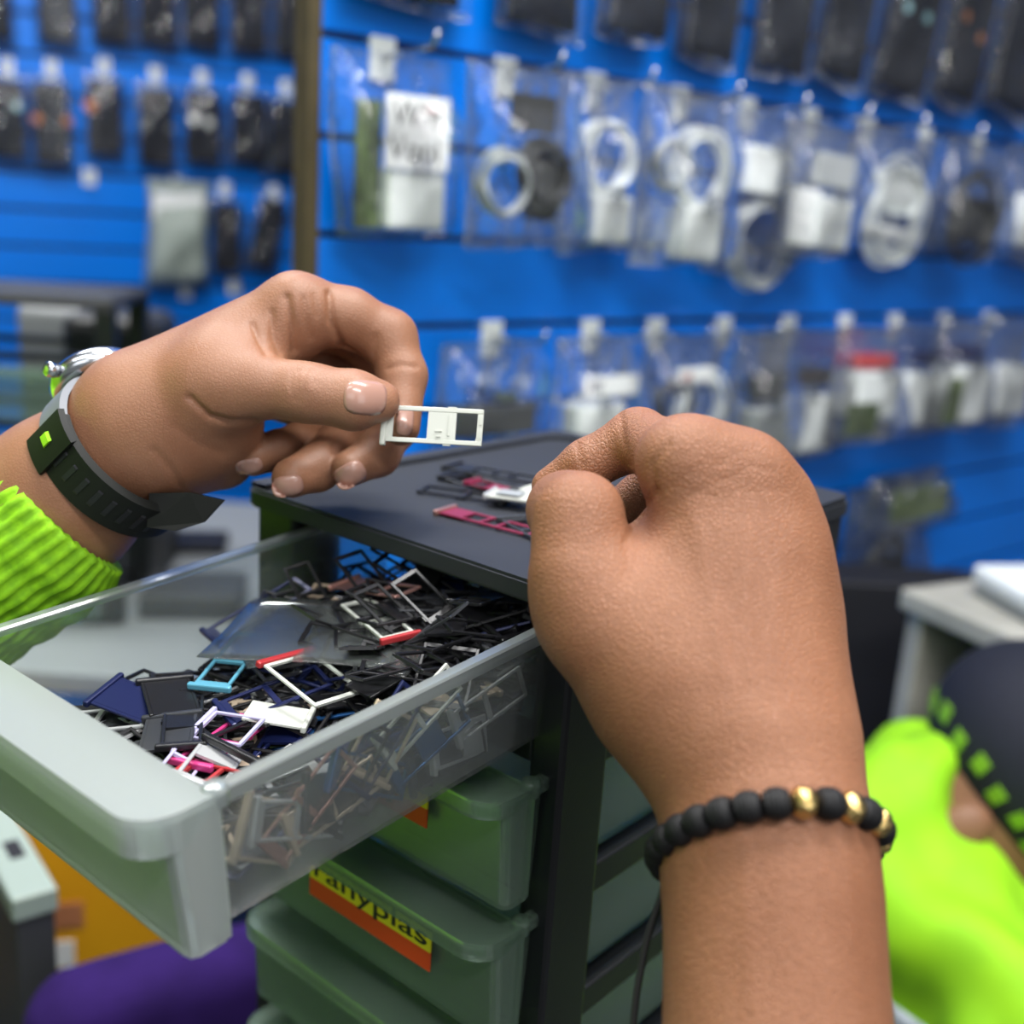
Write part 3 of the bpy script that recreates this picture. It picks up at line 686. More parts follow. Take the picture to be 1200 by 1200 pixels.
def from_px(pa, pb, pl_p, pl_n, lift=0, tilt=0, roll=0):
    """tray whose end plate lies at pixel pa and far end towards pixel pb on a plane"""
    a = onplane(*pa, pl_p, pl_n); b = onplane(*pb, pl_p, pl_n); n = Vector(pl_n)
    m = tri(b-a, n, a + n*lift); L = (b-a).length
    return m @ Matrix.Rotation(-tilt, 4, 'Y') @ Matrix.Rotation(roll, 4, 'X'), L
# the white tray held in the left hand
def held_tray():
    a, b = P(451, 496, .4235), P(566, 502, .4175); xd = (b-a); L = xd.length; t = P(447, 474, .4238)-P(440, 518, .4228)
    nrm = xd.cross(t).normalized(); mw = tri(xd, nrm, a); s = L/.040
    o = tray('held', 'white', mw @ Matrix.Diagonal((1, 1.08, 1, 1)), 'white hybrid tray held up between the thumb and index finger of the left hand', None, None, s)
    return o
held_tray()
# trays lying on top of the tower
ZT = FL + Z*.0001
G = 'trays set out on the tower top'
def top_tray(kind, col, pa, pb, label, lift=0, pcol=None, tilt=0, roll=0):
    mw, L = from_px(pa, pb, ZT, Z, lift, tilt, roll); base = {'double': .04, 'hybrid': .04, 'single': .03, 'square': .026, 'triple': .046, 'plate': .024}[kind]
    return tray(kind, col, mw, label, G, pcol, min(1.25, L/base))
top_tray('triple', 'wine', (522, 601), (628, 628), 'long wine red tray with three windows lying nearest the front edge of the tower top', .0006, 'rose')
top_tray('double', 'black', (514, 590), (500, 575), 'black tray with a silver edge lying left of the white square on the tower top', .0006) if False else None
mw, L = from_px((592, 589), (494, 575), ZT, Z, .0006); tray('double', 'black', mw, 'black double tray lying left of the white square on the tower top', G, 'dark grey', L/.04)
top_tray('triple', 'black', (530, 552), (640, 575), 'long black tray lying furthest back in the bunch on the tower top', .0020, None, .03)
top_tray('double', 'black', (532, 561), (618, 588), 'black tray crossing under the white square on the tower top', .0010)
top_tray('single', 'wine', (553, 572), (590, 582), 'short wine red tray between the black trays on the tower top', .0024)
top_tray('plate', 'white', (574, 590), (622, 597), 'white square tray with a grey face on top of the bunch on the tower', .0042, 'silver', .02)
top_tray('plate', 'white', (618, 582), (655, 590), 'small white tray half hidden beside the thumb on the tower top', .0030)
top_tray('double', 'dark grey', (600, 612), (650, 640), 'dark grey tray partly under the right thumb on the tower top', .0008)
q = MB(); q.box(-.006, .0055, -.0045, .0045, 0, .0004); 
mw, _ = from_px((598, 594), (622, 598), ZT, Z, .0062, .02); gf = q.build('sim_card', M['grey'], None, mw=mw); tag(gf, 'grey chip card lying on the white square tray on the tower top', 'sim card')
# ------------------------------------------------------------------ the heap in the open drawer
ODi = OD.inverted()
def fill(x, y): # surface height above the drawer floor (drawer coordinates)
    t = max(0., min(1., (y-.075)/.075)); f = max(0., min(1., (.035-y)/.035)); e = 1
    q = max(0., min(1., (x-.015)/.055)); return .010 + .026*t*t*(3-2*t)*(.35+.65*q*q*(3-2*q)) + .004*math.sin(x*70+1)*math.sin(y*55) + .004*f - .004*(1-e)
def at_drawer(x, y, h, yaw_, tx, ty): return OD @ Matrix.Translation((x, y, -DH+.0016+h)) @ Matrix.Rotation(yaw_, 4, 'Z') @ Matrix.Rotation(ty, 4, 'Y') @ Matrix.Rotation(tx, 4, 'X')
def on_heap(px, py):
    """drawer point where the pixel ray meets the heap surface"""
    r = Vector(ray(px, py)).normalized(); o = Vector(CAM); lo = None
    for k in range(900):
        p = ODi @ (o + r*(.25+k*.0006))
        if 0 < p.x < DW and 0 < p.y < DL and p.z+DH < fill(p.x, p.y): return o + r*(.25+k*.0006), p
    return None, None
GH = 'trays heaped in the open drawer'
special = [ # kind, colour, end-plate pixel, far-end pixel, label, plate colour, lift, roll
 ('double', 'light blue', (248, 832), (268, 806), 'light blue tray with two windows lying in the middle of the drawer heap', None, .006, .0, 1.0),
 ('square', 'white', (338, 810), (382, 846), 'white tray with a red end plate propped on the heap near the right drawer wall', 'red', .011, -.15, 1.15),
 ('plate', 'white', (362, 868), (322, 862), 'plain white tray lying just below the red ended one', None, .005, .1, .9),
 ('square', 'lavender', (238, 876), (285, 884), 'lavender frame tray at the front corner of the heap', None, .006, .1, .8),
 ('double', 'lavender', (203, 930), (232, 892), 'pale lavender tray standing slanted against the drawer front', None, .003, .5, .8),
 ('double', 'pink', (225, 912), (285, 868), 'bright pink tray beneath the lavender frame', None, .002, .0, 1.0),
 ('double', 'red', (215, 915), (248, 922), 'dark red tray at the very front corner of the heap', None, .0015, .0, .7),
 ('single', 'silver', (232, 938), (262, 896), 'silver tray standing by the front right corner of the drawer', None, .003, .4, 1.0),
 ('double', 'white', (128, 800), (185, 772), 'white tray with an olive end plate by the left drawer wall', 'olive', .006, .1, 1.0),
 ('double', 'navy', (232, 765), (302, 722), 'navy tray with a silver slot leaning near the left wall of the drawer', None, .007, .05, 1.1),
 ('hybrid', 'black', (185, 772), (262, 742), 'long black tray with copper showing through, by the left drawer wall', None, .006, .05, 1.2),
 ('plate', 'dark grey', (205, 870), (198, 902), 'flat dark grey plate tray in front of the light blue one', None, .007, .05, 1.0),
 ('plate', 'black', (196, 826), (206, 858), 'flat black plate tray left of the light blue one', None, .007, -.1, 1.0),
 ('plate', 'navy', (125, 835), (165, 850), 'navy plate tray near the front edge of the heap', None, .006, .1, 1.0),
 ('double', 'white', (470, 766), (425, 728), 'white tray with a red end in the back half of the drawer', 'red', .004, .0, 1.0),
 ('triple', 'rose', (405, 702), (490, 715), 'rose gold tray lying across the black heap at the back', None, .005, .1, 1.1),
 ('double', 'black', (290, 770), (330, 812), 'black double tray with clear windows in the middle of the heap', None, .005, .0, 1.1),
 ('double', 'navy', (265, 858), (332, 830), 'dark navy tray lying between the blue and the white ones', None, .004, .2, 1.0),
 ('square', 'black', (275, 905), (320, 884), 'black frame tray beside the right wall at the front', None, .005, .15, 1.1),
 ('double', 'black', (175, 850), (225, 890), 'black tray crossing under the dark grey plate', None, .004, .2, 1.0),
 ('hybrid', 'black', (215, 905), (218, 862), 'black hybrid tray standing out over the pink one', None, .0065, .05, 1.0),
]
LW = {'double': (.04, .0167), 'hybrid': (.04, .0167), 'single': (.03, .0182), 'square': (.026, .0237), 'triple': (.046, .0147), 'plate': (.024, .0207)}
def settle(m, kind, sc):
    L, W = LW[kind]; cs = [m @ Vector((x*sc, y*sc, z)) for x in (-.0012, L) for y in (-W/2, W/2) for z in (-.0006, .002)]
    lim = lambda i, lo, hi: max(0, lo-min(q[i] for q in cs)) - max(0, max(q[i] for q in cs)-hi)
    return Matrix.Translation((lim(0, .0030, DW-.0034), lim(1, .0058, DL-.004), lim(2, -DH+.0018, .05))) @ m
mids = []
def heap_special():
    for kind, col, pa, pb, label, pc, lift, roll, sc in special:
        A_, a = on_heap(*pa); B_, b = on_heap(*pb)
        if A_ is None or B_ is None: print('miss', label); continue
        a.z = -DH+.0030+lift+fill(a.x, a.y)*.95; b.z = -DH+.0030+lift+fill(b.x, b.y)*.95
        mids.append((a+b)/2); mids.append(a.lerp(b, .15))
        xd = (b-a).normalized(); n = Vector((0, 0, 1)); n = (n-xd*n.dot(xd)).normalized()
        m = settle(frame(xd, n.cross(xd), n, a) @ Matrix.Rotation(roll, 4, 'X'), kind, sc); tray(kind, col, OD @ m, label, GH, pc, sc)
heap_special()
wall_special = [ # trays pressed against the inside of the right wall, seen through it
 ('square', 'gold', (.40, .6), 'gold frame tray seen through the right drawer wall'), ('double', 'gold', (.17, .35), 'gold double tray standing by the right drawer wall near the front'),
 ('double', 'blue', (.30, .25), 'blue tray standing on edge behind the right drawer wall'), ('hybrid', 'blue', (.48, .4), 'steel blue tray standing behind the middle of the right wall'),
 ('double', 'silver', (.08, .5), 'silver tray standing in the front right corner seen through the wall'), ('double', 'white', (.46, .85), 'white tray leaning on the inside of the right wall'),
 ('plate', 'dark grey', (.22, .72), 'dark grey plate tray pressed against the right wall'), ('double', 'rose', (.12, .2), 'rose gold tray low behind the right wall near the front'), ('single', 'silver', (.62, .35), 'silver short tray low behind the right wall, mid drawer'),
 ('double', 'navy', (.36, .55), 'navy tray leaning behind the right wall near its middle'), ('hybrid', 'dark grey', (.54, .15), 'dark grey tray lying low behind the right wall'), ('double', 'black', (.27, .08), 'black tray lying lowest behind the right wall near the front'),
 ('double', 'silver', (.70, .6), 'silver tray leaning behind the right wall near the tower'), ('square', 'gold', (.05, .15), 'small gold frame low in the front right corner behind the wall')]
for i, (kind, col, (fy, fz), label) in enumerate(wall_special):
    m = Matrix.Translation((DW-.0048-.0012*(i % 3), .012+fy*.135, -DH+.006+fz*.020)) @ Matrix.Rotation(math.pi/2, 4, 'Z') @ Matrix.Rotation(math.radians(-50+(i*41) % 90), 4, 'Y') @ Matrix.Rotation(math.radians(78), 4, 'X')
    tray(kind, col, OD @ settle(m, kind, .9), label, GH, None, .9)
# clear plastic pieces in the middle of the drawer
for i, (pa, rz, sx, sy, label) in enumerate((((372, 762), .5, .075, .050, 'large clear plastic sheet lying in the middle of the drawer'), ((330, 775), 1.1, .030, .026, 'small clear plastic sheet right of the light blue tray'), ((440, 778), .2, .045, .028, 'clear plastic sheet with a blue mark near the right drawer wall'))):
    W_, p = on_heap(*pa)
    b = bmesh.new(); n = 10; g = [[b.verts.new((sx*(u/n-.5), sy*(v/n-.5), .002*math.sin(u*.5+v*.3)*(u/n-.5))) for v in range(n+1)] for u in range(n+1)]
    for u in range(n):
        for v in range(n): b.faces.new((g[u][v], g[u+1][v], g[u+1][v+1], g[u][v+1]))
    q = MB(); q.merge(b); o = q.build('plastic_sheet', M['sheet'], None, True); o.matrix_world = at_drawer(p.x, p.y, fill(p.x, p.y)+.0065-i*.001, rz, .05, -.06); solid(o, .0004)
    tag(o, label, 'plastic sheet')
# the many alike
palette = [('black', .62), ('dark grey', .19), ('navy', .08), ('blue', .03), ('silver', .035), ('gold', .025), ('rose', .02)]
names = {'black': 'black', 'dark grey': 'dark grey', 'navy': 'dark navy', 'blue': 'steel blue', 'silver': 'silver', 'gold': 'pale gold', 'rose': 'rose gold'}
def rand_tray():
    r = rng.random(); acc = 0
    for c_, p in palette:
        acc += p
        if r < acc: break
    return rng.choice(['double', 'double', 'hybrid', 'single', 'square', 'plate', 'triple'], p=[.30, .14, .18, .12, .14, .06, .06]), c_
cnt = 0
def inside(mw, L, W):
    for x in (0, L):
        for y in (-W/2, W/2):
            p = mw @ Vector((x, y, 0))
            if not (.003 < p.x < DW-.003 and .0055 < p.y < DL-.004 and p.z > -DH+.0016): return False
    return True
LW = {'double': (.04, .0167), 'hybrid': (.04, .0167), 'single': (.03, .0182), 'square': (.026, .0237), 'triple': (.046, .0147), 'plate': (.024, .0207)}
tries = 0
while cnt < 262 and tries < 6000:
    tries += 1
    y = rng.uniform(.004, .185)**1.0; x = rng.uniform(.004, DW-.004)
    kind, c_ = rand_tray()
    if y > .10 and rng.random() < .75: c_ = 'black'
    h = fill(x, y); mid = .5 < x/DW < .95 and .05 < y < .1
    lift = rng.uniform(-.006, .0035) if rng.random() < .7 else -h*rng.random()
    if mid and rng.random() < .6: continue
    near = min((Vector((x, y, 0))-Vector((q.x, q.y, 0))).length for q in mids)
    if near < .040: lift = min(lift, -.007-.004*rng.random())
    if y < .07 and kind in ('double', 'triple') and rng.random() < .4: kind = 'plate'; c_ = 'dark grey' if rng.random() < .5 else c_
    loc = Matrix.Translation((x, y, -DH+.0024+max(0, h+lift))) @ Matrix.Rotation(rng.uniform(0, 6.28), 4, 'Z') @ Matrix.Rotation(rng.normal(0, .16 if y < .1 else .26), 4, 'Y') @ Matrix.Rotation(rng.normal(0, .2), 4, 'X')
    if not inside(loc, *LW[str(kind)]): continue
    where = 'in the dark heap at the drawer back' if y > .1 else 'in the heap at the drawer front'
    tray(str(kind), c_, OD @ loc, f'{names[c_]} {"plate" if kind == "plate" else kind + "-window" if kind in ("double", "triple", "single") else "wide frame" if kind == "square" else "half-plate"} sim tray {where}', GH); cnt += 1
core = MB(); n = 0; cidx = []
for _ in range(2600):
    y = rng.uniform(.004, .19); x = rng.uniform(.004, DW-.004); kind, c_ = rand_tray(); h = fill(x, y)
    hh = rng.uniform(0, max(.001, h-.005))
    loc = Matrix.Translation((x, y, -DH+.002+hh)) @ Matrix.Rotation(rng.uniform(0, 6.28), 4, 'Z') @ Matrix.Rotation(rng.normal(0, .12), 4, 'Y') @ Matrix.Rotation(rng.normal(0, .2), 4, 'X')
    if not inside(loc, *LW[str(kind)]): continue
    b = bmesh.new(); b.from_mesh(KINDS[str(kind)]); cidx += [rng.choice([0, 1, 2, 3, 4], p=[.5, .22, .1, .1, .08])]*len(b.faces); core.merge(b, loc); n += 1
    if n > 240: break
ob = core.build('sim_trays', TR['black'], None, mw=OD)
for c_ in ('dark grey', 'navy', 'silver', 'gold'): ob.data.materials.append(TR[c_])
ob.data.polygons.foreach_set('material_index', np.array(cidx, np.int32)); ob.data.update(); tag(ob, 'buried mass of mostly black sim trays under the heap in the open drawer', 'sim trays', None, 'stuff')
# ================================================================== SHOP: slat walls, floor, ceiling
azR = math.radians(40); TRt = Vector((math.cos(azR), math.sin(azR), 0)); NR = Vector((TRt.y, -TRt.x, 0))
p0 = Vector(CAM) + Vector(ray(375, 160))*.92
azL = math.radians(23); TLt = Vector((math.cos(azL), math.sin(azL), 0)); NL = Vector((TLt.y, -TLt.x, 0))
q0 = Vector(CAM) + Vector(ray(200, 250))*2.5
def slatwall(name, s0, s1, z0, z1, gz, pitch, mw, gh=.006, edge=False):
    m = MB(); k0 = math.floor((z0-gz)/pitch); k1 = math.ceil((z1-gz)/pitch)
    for k in range(k0, k1):
        a, b = max(z0, gz+k*pitch+gh/2), min(z1, gz+(k+1)*pitch-gh/2)
        if b > a: m.box(s0, s1, 0, .009, a, b, .0008, 1)
    o = m.build(name, M['blue'], None, mw=mw); tag(o, kind='structure')
    m = MB(); m.box(s0, s1, .0088, .020, z0, z1); m.build('groove_backing', M['groove'], o)
    if edge: m = MB(); m.box(s0-.0125, s0-.0005, -.002, .022, z0, z1, .001); m.build('edge_strip', M['mdf'], o)
    return o
mwR = frame(TRt, -NR, Z, (p0.x, p0.y, 0)); mwL = frame(TLt, -NL, Z, (q0.x, q0.y, 0))
slatwall('wall_right', 0, 1.75, .02, 2.3, EYE+.0405, .0772, mwR, .006, True)
slatwall('wall_back', -1.5, 1.1, .02, 2.5, EYE-.080, .0765, mwL, .008)
m = MB(); m.box(-3, 3, -2.5, 4.2, -.05, 0); tag(m.build('floor', M['floor'], None), kind='structure')
m = MB(); m.box(-3, 3, -2.5, 4.2, 2.75, 2.8); tag(m.build('ceiling', M['ceiling'], None), kind='structure')
m = MB(); m.box(-3, 3, 4.2, 4.25, 0, 2.75); tag(m.build('wall_far', M['plaster'], None), kind='structure')
m = MB(); m.box(-3.05, -3, -2.5, 4.2, 0, 2.75); tag(m.build('wall_left', M['plaster'], None), kind='structure')
m = MB(); m.box(3, 3.05, -2.5, 4.2, 0, 2.75); tag(m.build('wall_side', M['plaster'], None), kind='structure')
# ------------------------------------------------------------------ goods on hooks
def film_mesh(w, h, d, seed, nx=14, ny=18, flare=.0):
    """sealed bag, x across, y 0 = back, -d = front bulge, z from 0 (top) down"""
    r = random.Random(seed); bm = bmesh.new(); ph = [r.uniform(0, 6) for _ in range(6)]
    def pt(u, v, side):
        e = (1-abs(2*u-1)**8)*(1-abs(2*v-1)**12)*min(1, v*2.2+.08)
        y = -d*e*(.85+.15*math.sin(u*5+ph[0])*math.sin(v*6+ph[1])) if side else -.0012*0
        y += (.006*math.sin(u*7+ph[2]+v*3)*math.sin(v*8+ph[3])*e if side else 0)
        x = (u-.5)*w*(1+.03*math.sin(v*5+ph[4])) ; x += .004*math.sin(v*4+ph[5])
        return (x, y + (-.0015 if side else 0), -v*h*(1+.02*math.sin(u*4+ph[2])))
    A = [[[bm.verts.new(pt(i/nx, j/ny, s)) for j in range(ny+1)] for i in range(nx+1)] for s in (0, 1)]
    for s in (0, 1):
        for i in range(nx):
            for j in range(ny):
                q = (A[s][i][j], A[s][i+1][j], A[s][i+1][j+1], A[s][i][j+1]); bm.faces.new(q if s else q[::-1])
    ring = [(i, 0) for i in range(nx)]+[(nx, j) for j in range(ny)]+[(i, ny) for i in range(nx, 0, -1)]+[(0, j) for j in range(ny, 0, -1)]
    for a, b in zip(ring, ring[1:]+ring[:1]): bm.faces.new((A[0][a[0]][a[1]], A[0][b[0]][b[1]], A[1][b[0]][b[1]], A[1][a[0]][a[1]]))
    mb = MB(); mb.merge(bm); return mb.mesh('bag_film')
def coil_mesh(R, r, turns, seed, sq=1.0):
    rr = random.Random(seed); m = MB()
    for k in range(turns):
        pts = []; dx, dz, t1, t2 = rr.uniform(-.18, .18)*R, rr.uniform(-.18, .18)*R, rr.uniform(-.3, .3), rr.uniform(.85, 1.08)
        for i in range(36):
            a = 2*math.pi*i/36; pts.append((dx+R*t2*math.cos(a), -.004-r*2*(k % 4)+t1*.012*math.sin(a*2+k), dz+R*t2*sq*math.sin(a)))
        m.tube(pts, r, 7, True)
    return m.mesh('cable_coil')
def hook(mw, x, z, what, deep=.085, light=True, off=.0):
    r = bpy.data.objects.new('display_hook', None); COL.objects.link(r); r.empty_display_size = .02
    r.matrix_world = mw @ Matrix.Translation((x, -off, z))
    tag(r, f'white display hook {what}', 'display hook', 'hooks on the slat walls')
    m = MB(); m.box(-.012, .012, -.004, -.0005, -.030, .004, .0012); m.box(-.010, .010, -.0005, .009, .000, .004); m.build('back_plate', M['white'], r)
    m = MB(); m.tube([(0, -.003, -.012), (0, -deep*.5, -.010), (0, -deep, -.006), (0, -deep-.006, .004)], .0022, 8); p = m.build('prong', M['metal'], r, True)
    return r
def bag(mw, x, z, off, w, h, d, label, items, seed, roll=0, group='bagged goods on the blue slat wall', cat='packaged accessory', name='accessory_pack', fm='bag'):
    """items: (kind, x, z (down), args)"""
    r = bpy.data.objects.new(name, None); COL.objects.link(r); r.empty_display_size = .02
    r.matrix_world = mw @ Matrix.Translation((x, -off, z)) @ Matrix.Rotation(roll, 4, 'Y') @ Matrix.Rotation(.0, 4, 'X')
    tag(r, label, cat, group)
    f = link('bag_film', film_mesh(w, h, d*1.7, seed), M[fm], r, smooth=True); f.matrix_parent_inverse = Matrix.Identity(4)
    for it in items:
        k, ix, iz = it[:3]; m = MB(); y = -d*.36
        if k == 'charger':
            a, b, mm = it[3:6]; m.box(ix-a/2, ix+a/2, y-.013, y+.013, -iz-b, -iz, .004, 3); o = m.build('charger_block', M[mm], r)
            m = MB(); m.box(ix-.006, ix-.0035, y-.018, y-.012, -iz-b*.1, -iz+.010); m.box(ix+.0035, ix+.006, y-.018, y-.012, -iz-b*.1, -iz+.010); m.build('plug_pin', M['metal'], o)
        elif k == 'coil':
            R, t, mm = it[3:6]; o = link('cable_coil', coil_mesh(R, .0019, t, seed+int(ix*999)), M[mm], r, smooth=True); o.location = (ix, y+.006, -iz-R)
        elif k == 'pad':
            a, b, mm = it[3:6]; m.box(ix-a/2, ix+a/2, y-.007, y+.007, -iz-b, -iz, min(a, b)*.35 if len(it) > 6 else .003, 4); m.build('accessory', M[mm], r)
        elif k == 'card':
            a, b, mm = it[3:6]; m.box(ix-a/2, ix+a/2, y-.016, y-.015, -iz-b, -iz); o = m.build('card', M[mm], r)
            for (t, tx, tz, sz, ink) in it[6]:
                q = link('lettering', text_mesh(t, sz, .0002), M[ink], o); q.matrix_parent_inverse = Matrix.Identity(4)
                q.matrix_local = Matrix.Translation((ix+tx, y-.0165, -iz-tz)) @ Matrix.Rotation(math.pi/2, 4, 'X')
        elif k == 'text':
            t, sz, ink = it[3:6]; q = link('printed_text', text_mesh(t, sz, .0002), M[ink], r); q.matrix_parent_inverse = Matrix.Identity(4)
            q.matrix_local = Matrix.Translation((ix, -d-.004, -iz)) @ Matrix.Rotation(math.pi/2, 4, 'X')
        elif k == 'board':
            a, b = it[3:5]; m.box(ix-a/2, ix+a/2, y-.003, y+.001, -iz-b, -iz, .0006); o = m.build('circuit_board', M['pcb'], r)
            m = MB(); 
            for q_ in range(5): m.box(ix-a*.35+q_*a*.12, ix-a*.28+q_*a*.12, y-.005, y-.0028, -iz-b*.8+q_*b*.12, -iz-b*.7+q_*b*.12)
            m.build('chips', M['dkgrey'], o)
        elif k == 'screen':
            a, b = it[3:5]; m.box(ix-a/2, ix+a/2, y-.004, y+.003, -iz-b, -iz, .003, 3); o = m.build('phone_screen', M['screen'], r)
            for (cx, cz, rr, mm) in it[5] if len(it) > 5 else ():
                m = MB(); m.lathe([(rr*.6, 0), (rr, .0003), (rr, .0012), (rr*.5, .0014)], 16, Matrix.Translation((ix+cx, y-.0042, -iz-cz)) @ Matrix.Rotation(math.pi/2, 4, 'X')); m.build('sticker', M[mm], o)
            m = MB(); m.box(ix-a*.18, ix+a*.18, y-.0046, y-.004, -iz-.0065, -iz-.0048); m.build('earpiece', M['grey'], o)
    return r
def wloc(px, py, mw, off, pn, pp):
    q = mw.inverted() @ onplane(px, py, Vector(pp)+Vector(pn)*off, pn); return q.x, q.z
def Rw(px, py, off=.05): return wloc(px, py, mwR, off, NR, p0)
def Lw(px, py, off=.05): return wloc(px, py, mwL, off, NL, q0)
def pack_R(x0, x1, y0, y1, label, mk, d=.03, off=.03, roll=0, seed=1, hk=True, **k):
    """bag whose picture extent is about x0..x1, y0..y1; mk(w, h) -> items"""
    xc = (x0+x1)/2; o2 = off+d*.6; a = Rw(x0, (y0+y1)/2, o2); b = Rw(x1, (y0+y1)/2, o2); t = Rw(xc, y0, o2); u = Rw(xc, y1, o2)
    w = b[0]-a[0]; h = t[1]-u[1]; x = t[0] if not roll else (a[0]+b[0])/2
    g = bag(mwR, (a[0]+b[0])/2, t[1], off, w, h, d, label, mk(w, h), seed, roll, **k)
    if hk:
        kz = EYE+.0405+round((t[1]+.012-EYE-.0405)/.0772)*.0772
        hook(mwR, (a[0]+b[0])/2-.004, kz, 'carrying the '+label, off+.03, off=.0) if False else None
    return g
S = lambda w, h, st=(): [('screen', 0, h*.10, w*.78, h*.86, st)]
# row of hooks: one above each pack of the two bagged rows
def hooks_R(xs, y, names, deep):
    for x, nm in zip(xs, names):
        q = Rw(x, y, .012); kz = EYE+.0405+round((q[1]+.012-EYE-.0405)/.0772)*.0772
        hook(mwR, q[0], kz, nm, deep, off=0)
GA = 'dark phone screens in the top row'
rows = [(400, 560, -210, 8, 'dark phone screen cut off at the top left corner of the right blue wall', 0), (588, 695, -190, 42, 'dark phone screen right of the corner one in the top row', 0), (716, 802, -180, 52, 'dark phone screen hanging above the black cable coil and white ring', .02),
        (810, 884, -160, 80, 'dark phone screen hanging above the tall pair of white cable bags', .03), (900, 972, -150, 96, 'dark phone screen with two pale dots on its upper edge', .06), (980, 1044, -140, 106, 'narrow dark phone screen leaning right in the top row', .10),
        (1050, 1122, -130, 126, 'dark phone screen with two pale green stickers in the top row', .13), (1124, 1182, -120, 132, 'dark phone screen with orange stickers near the right end of the top row', .13), (1186, 1250, -110, 146, 'dark phone screen cut off by the right picture edge', .13)]
for i, (x0, x1, y0, y1, lb, rl) in enumerate(rows):
    st = ()
    if i == 4: st = ((-.01, .075, .006, 'teal'), (.018, .078, .006, 'teal'))
    if i == 6: st = ((-.022, .105, .0065, 'teal'), (.020, .105, .0065, 'teal'))
    if i == 7: st = ((-.02, .11, .006, 'copper'), (.02, .125, .006, 'copper'))
    pack_R(x0, x1, y0, y1, lb, lambda w, h: S(w, h, st), .012, .02+.004*(i % 3), rl, 20+i, group=GA, cat='phone screen', name='phone_screen_pack')
B = [
 (402, 540, 62, 278, 'clear bag with lettered white card, green board and white charger, left end of middle row', lambda w, h: [('board', -w*.27, h*.26, w*.2, h*.70), ('card', w*.06, h*.22, w*.54, h*.40, 'white_card', [('W/e', -w*.22, h*.16, .026, 'ink'), ('Vool', -w*.24, h*.35, .026, 'ink'), ('--', w*.04, h*.10, .02, 'red_print')]), ('charger', w*.10, h*.62, w*.50, h*.34, 'white')], 0),
 (560, 690, 76, 292, 'clear bag with a black cable coil and grey cable, second in the middle row', lambda w, h: [('coil', -w*.22, h*.48, w*.20, 4, 'pale'), ('coil', w*.10, h*.40, w*.20, 9, 'dkgrey'), ('pad', w*.12, h*.48, w*.28, h*.36, 'dkgrey', 1), ('card', -w*.1, h*.16, w*.4, h*.2, 'dkgrey', [])], 0),
 (668, 756, 88, 298, 'clear bag with a white cable ring above a small white charger', lambda w, h: [('coil', w*.02, h*.26, w*.34, 6, 'white'), ('charger', w*.08, h*.66, w*.5, h*.28, 'white'), ('text', -w*.3, h*.30, 'lnk', .012, 'ink_blue')], 0),
 (762, 868, 104, 312, 'clear bag with a white cable ring above a tall white charger', lambda w, h: [('coil', w*.10, h*.24, w*.28, 6, 'white'), ('charger', w*.12, h*.64, w*.40, h*.33, 'white'), ('coil', -w*.25, h*.30, w*.18, 4, 'pale'), ('text', -w*.25, h*.24, 'mm', .02, 'ink_blue')], .03),
 (852, 946, 128, 326, 'clear bag with a white charger at the top and a grey cable ring below', lambda w, h: [('charger', -w*.02, h*.22, w*.56, h*.28, 'white'), ('coil', w*.06, h*.54, w*.34, 6, 'pale')], .05),
 (928, 1014, 142, 304, 'crumpled clear bag with pale grey charger parts, fourth from the right end', lambda w, h: [('charger', w*.12, h*.54, w*.46, h*.38, 'white'), ('pad', -w*.22, h*.5, w*.34, h*.42, 'white_card'), ('pad', w*.1, h*.22, w*.5, h*.24, 'pale')], .06),
 (1006, 1108, 152, 292, 'clear bag with a round coil of white cable', lambda w, h: [('coil', 0, h*.28, w*.30, 10, 'white'), ('pad', 0, h*.36, w*.45, h*.34, 'white', 1), ('pad', 0, h*.82, w*.7, h*.10, 'white_card')], .07),
 (1112, 1188, 166, 304, 'clear bag with a black cable near the right picture edge', lambda w, h: [('coil', 0, h*.24, w*.34, 8, 'dkgrey'), ('pad', 0, h*.5, w*.5, h*.35, 'dkgrey', 1)], .08),
 (1180, 1262, 178, 312, 'clear bag with a white charger cut off by the right picture edge', lambda w, h: [('charger', 0, h*.4, w*.6, h*.45, 'white')], .08),
]
for i, (x0, x1, y0, y1, lb, mk, rl) in enumerate(B): pack_R(x0, x1, y0, y1, lb, mk, .028, .024+.026*(i % 2), rl, 40+i)
hooks_R((456, 602, 704, 806, 884, 958, 1022, 1092, 1152), 62, ['over the lettered card bag', 'over the black coil bag', 'over the bag with ring and small charger', 'over the bag with ring and tall charger', 'over the bag with charger above grey ring', 'over the crumpled pale bag', 'over the round white coil bag', 'over the black cable bag', 'by the right picture edge, middle row'], .07) if False else None
for x, y, nm in ((456, 60, 'over the lettered card bag'), (600, 84, 'over the black coil bag'), (706, 98, 'over the bag with ring and small charger'), (806, 112, 'over the bag with ring and tall charger'), (884, 128, 'over the bag with charger above grey ring'), (958, 140, 'over the crumpled pale bag'), (1024, 150, 'over the round white coil bag'), (1092, 158, 'between the white coil and black cable bags'), (1154, 168, 'over the black cable bag at the right')):
    q = Rw(x, y, .012); hook(mwR, q[0], EYE+.0405+.0772, nm, .075)
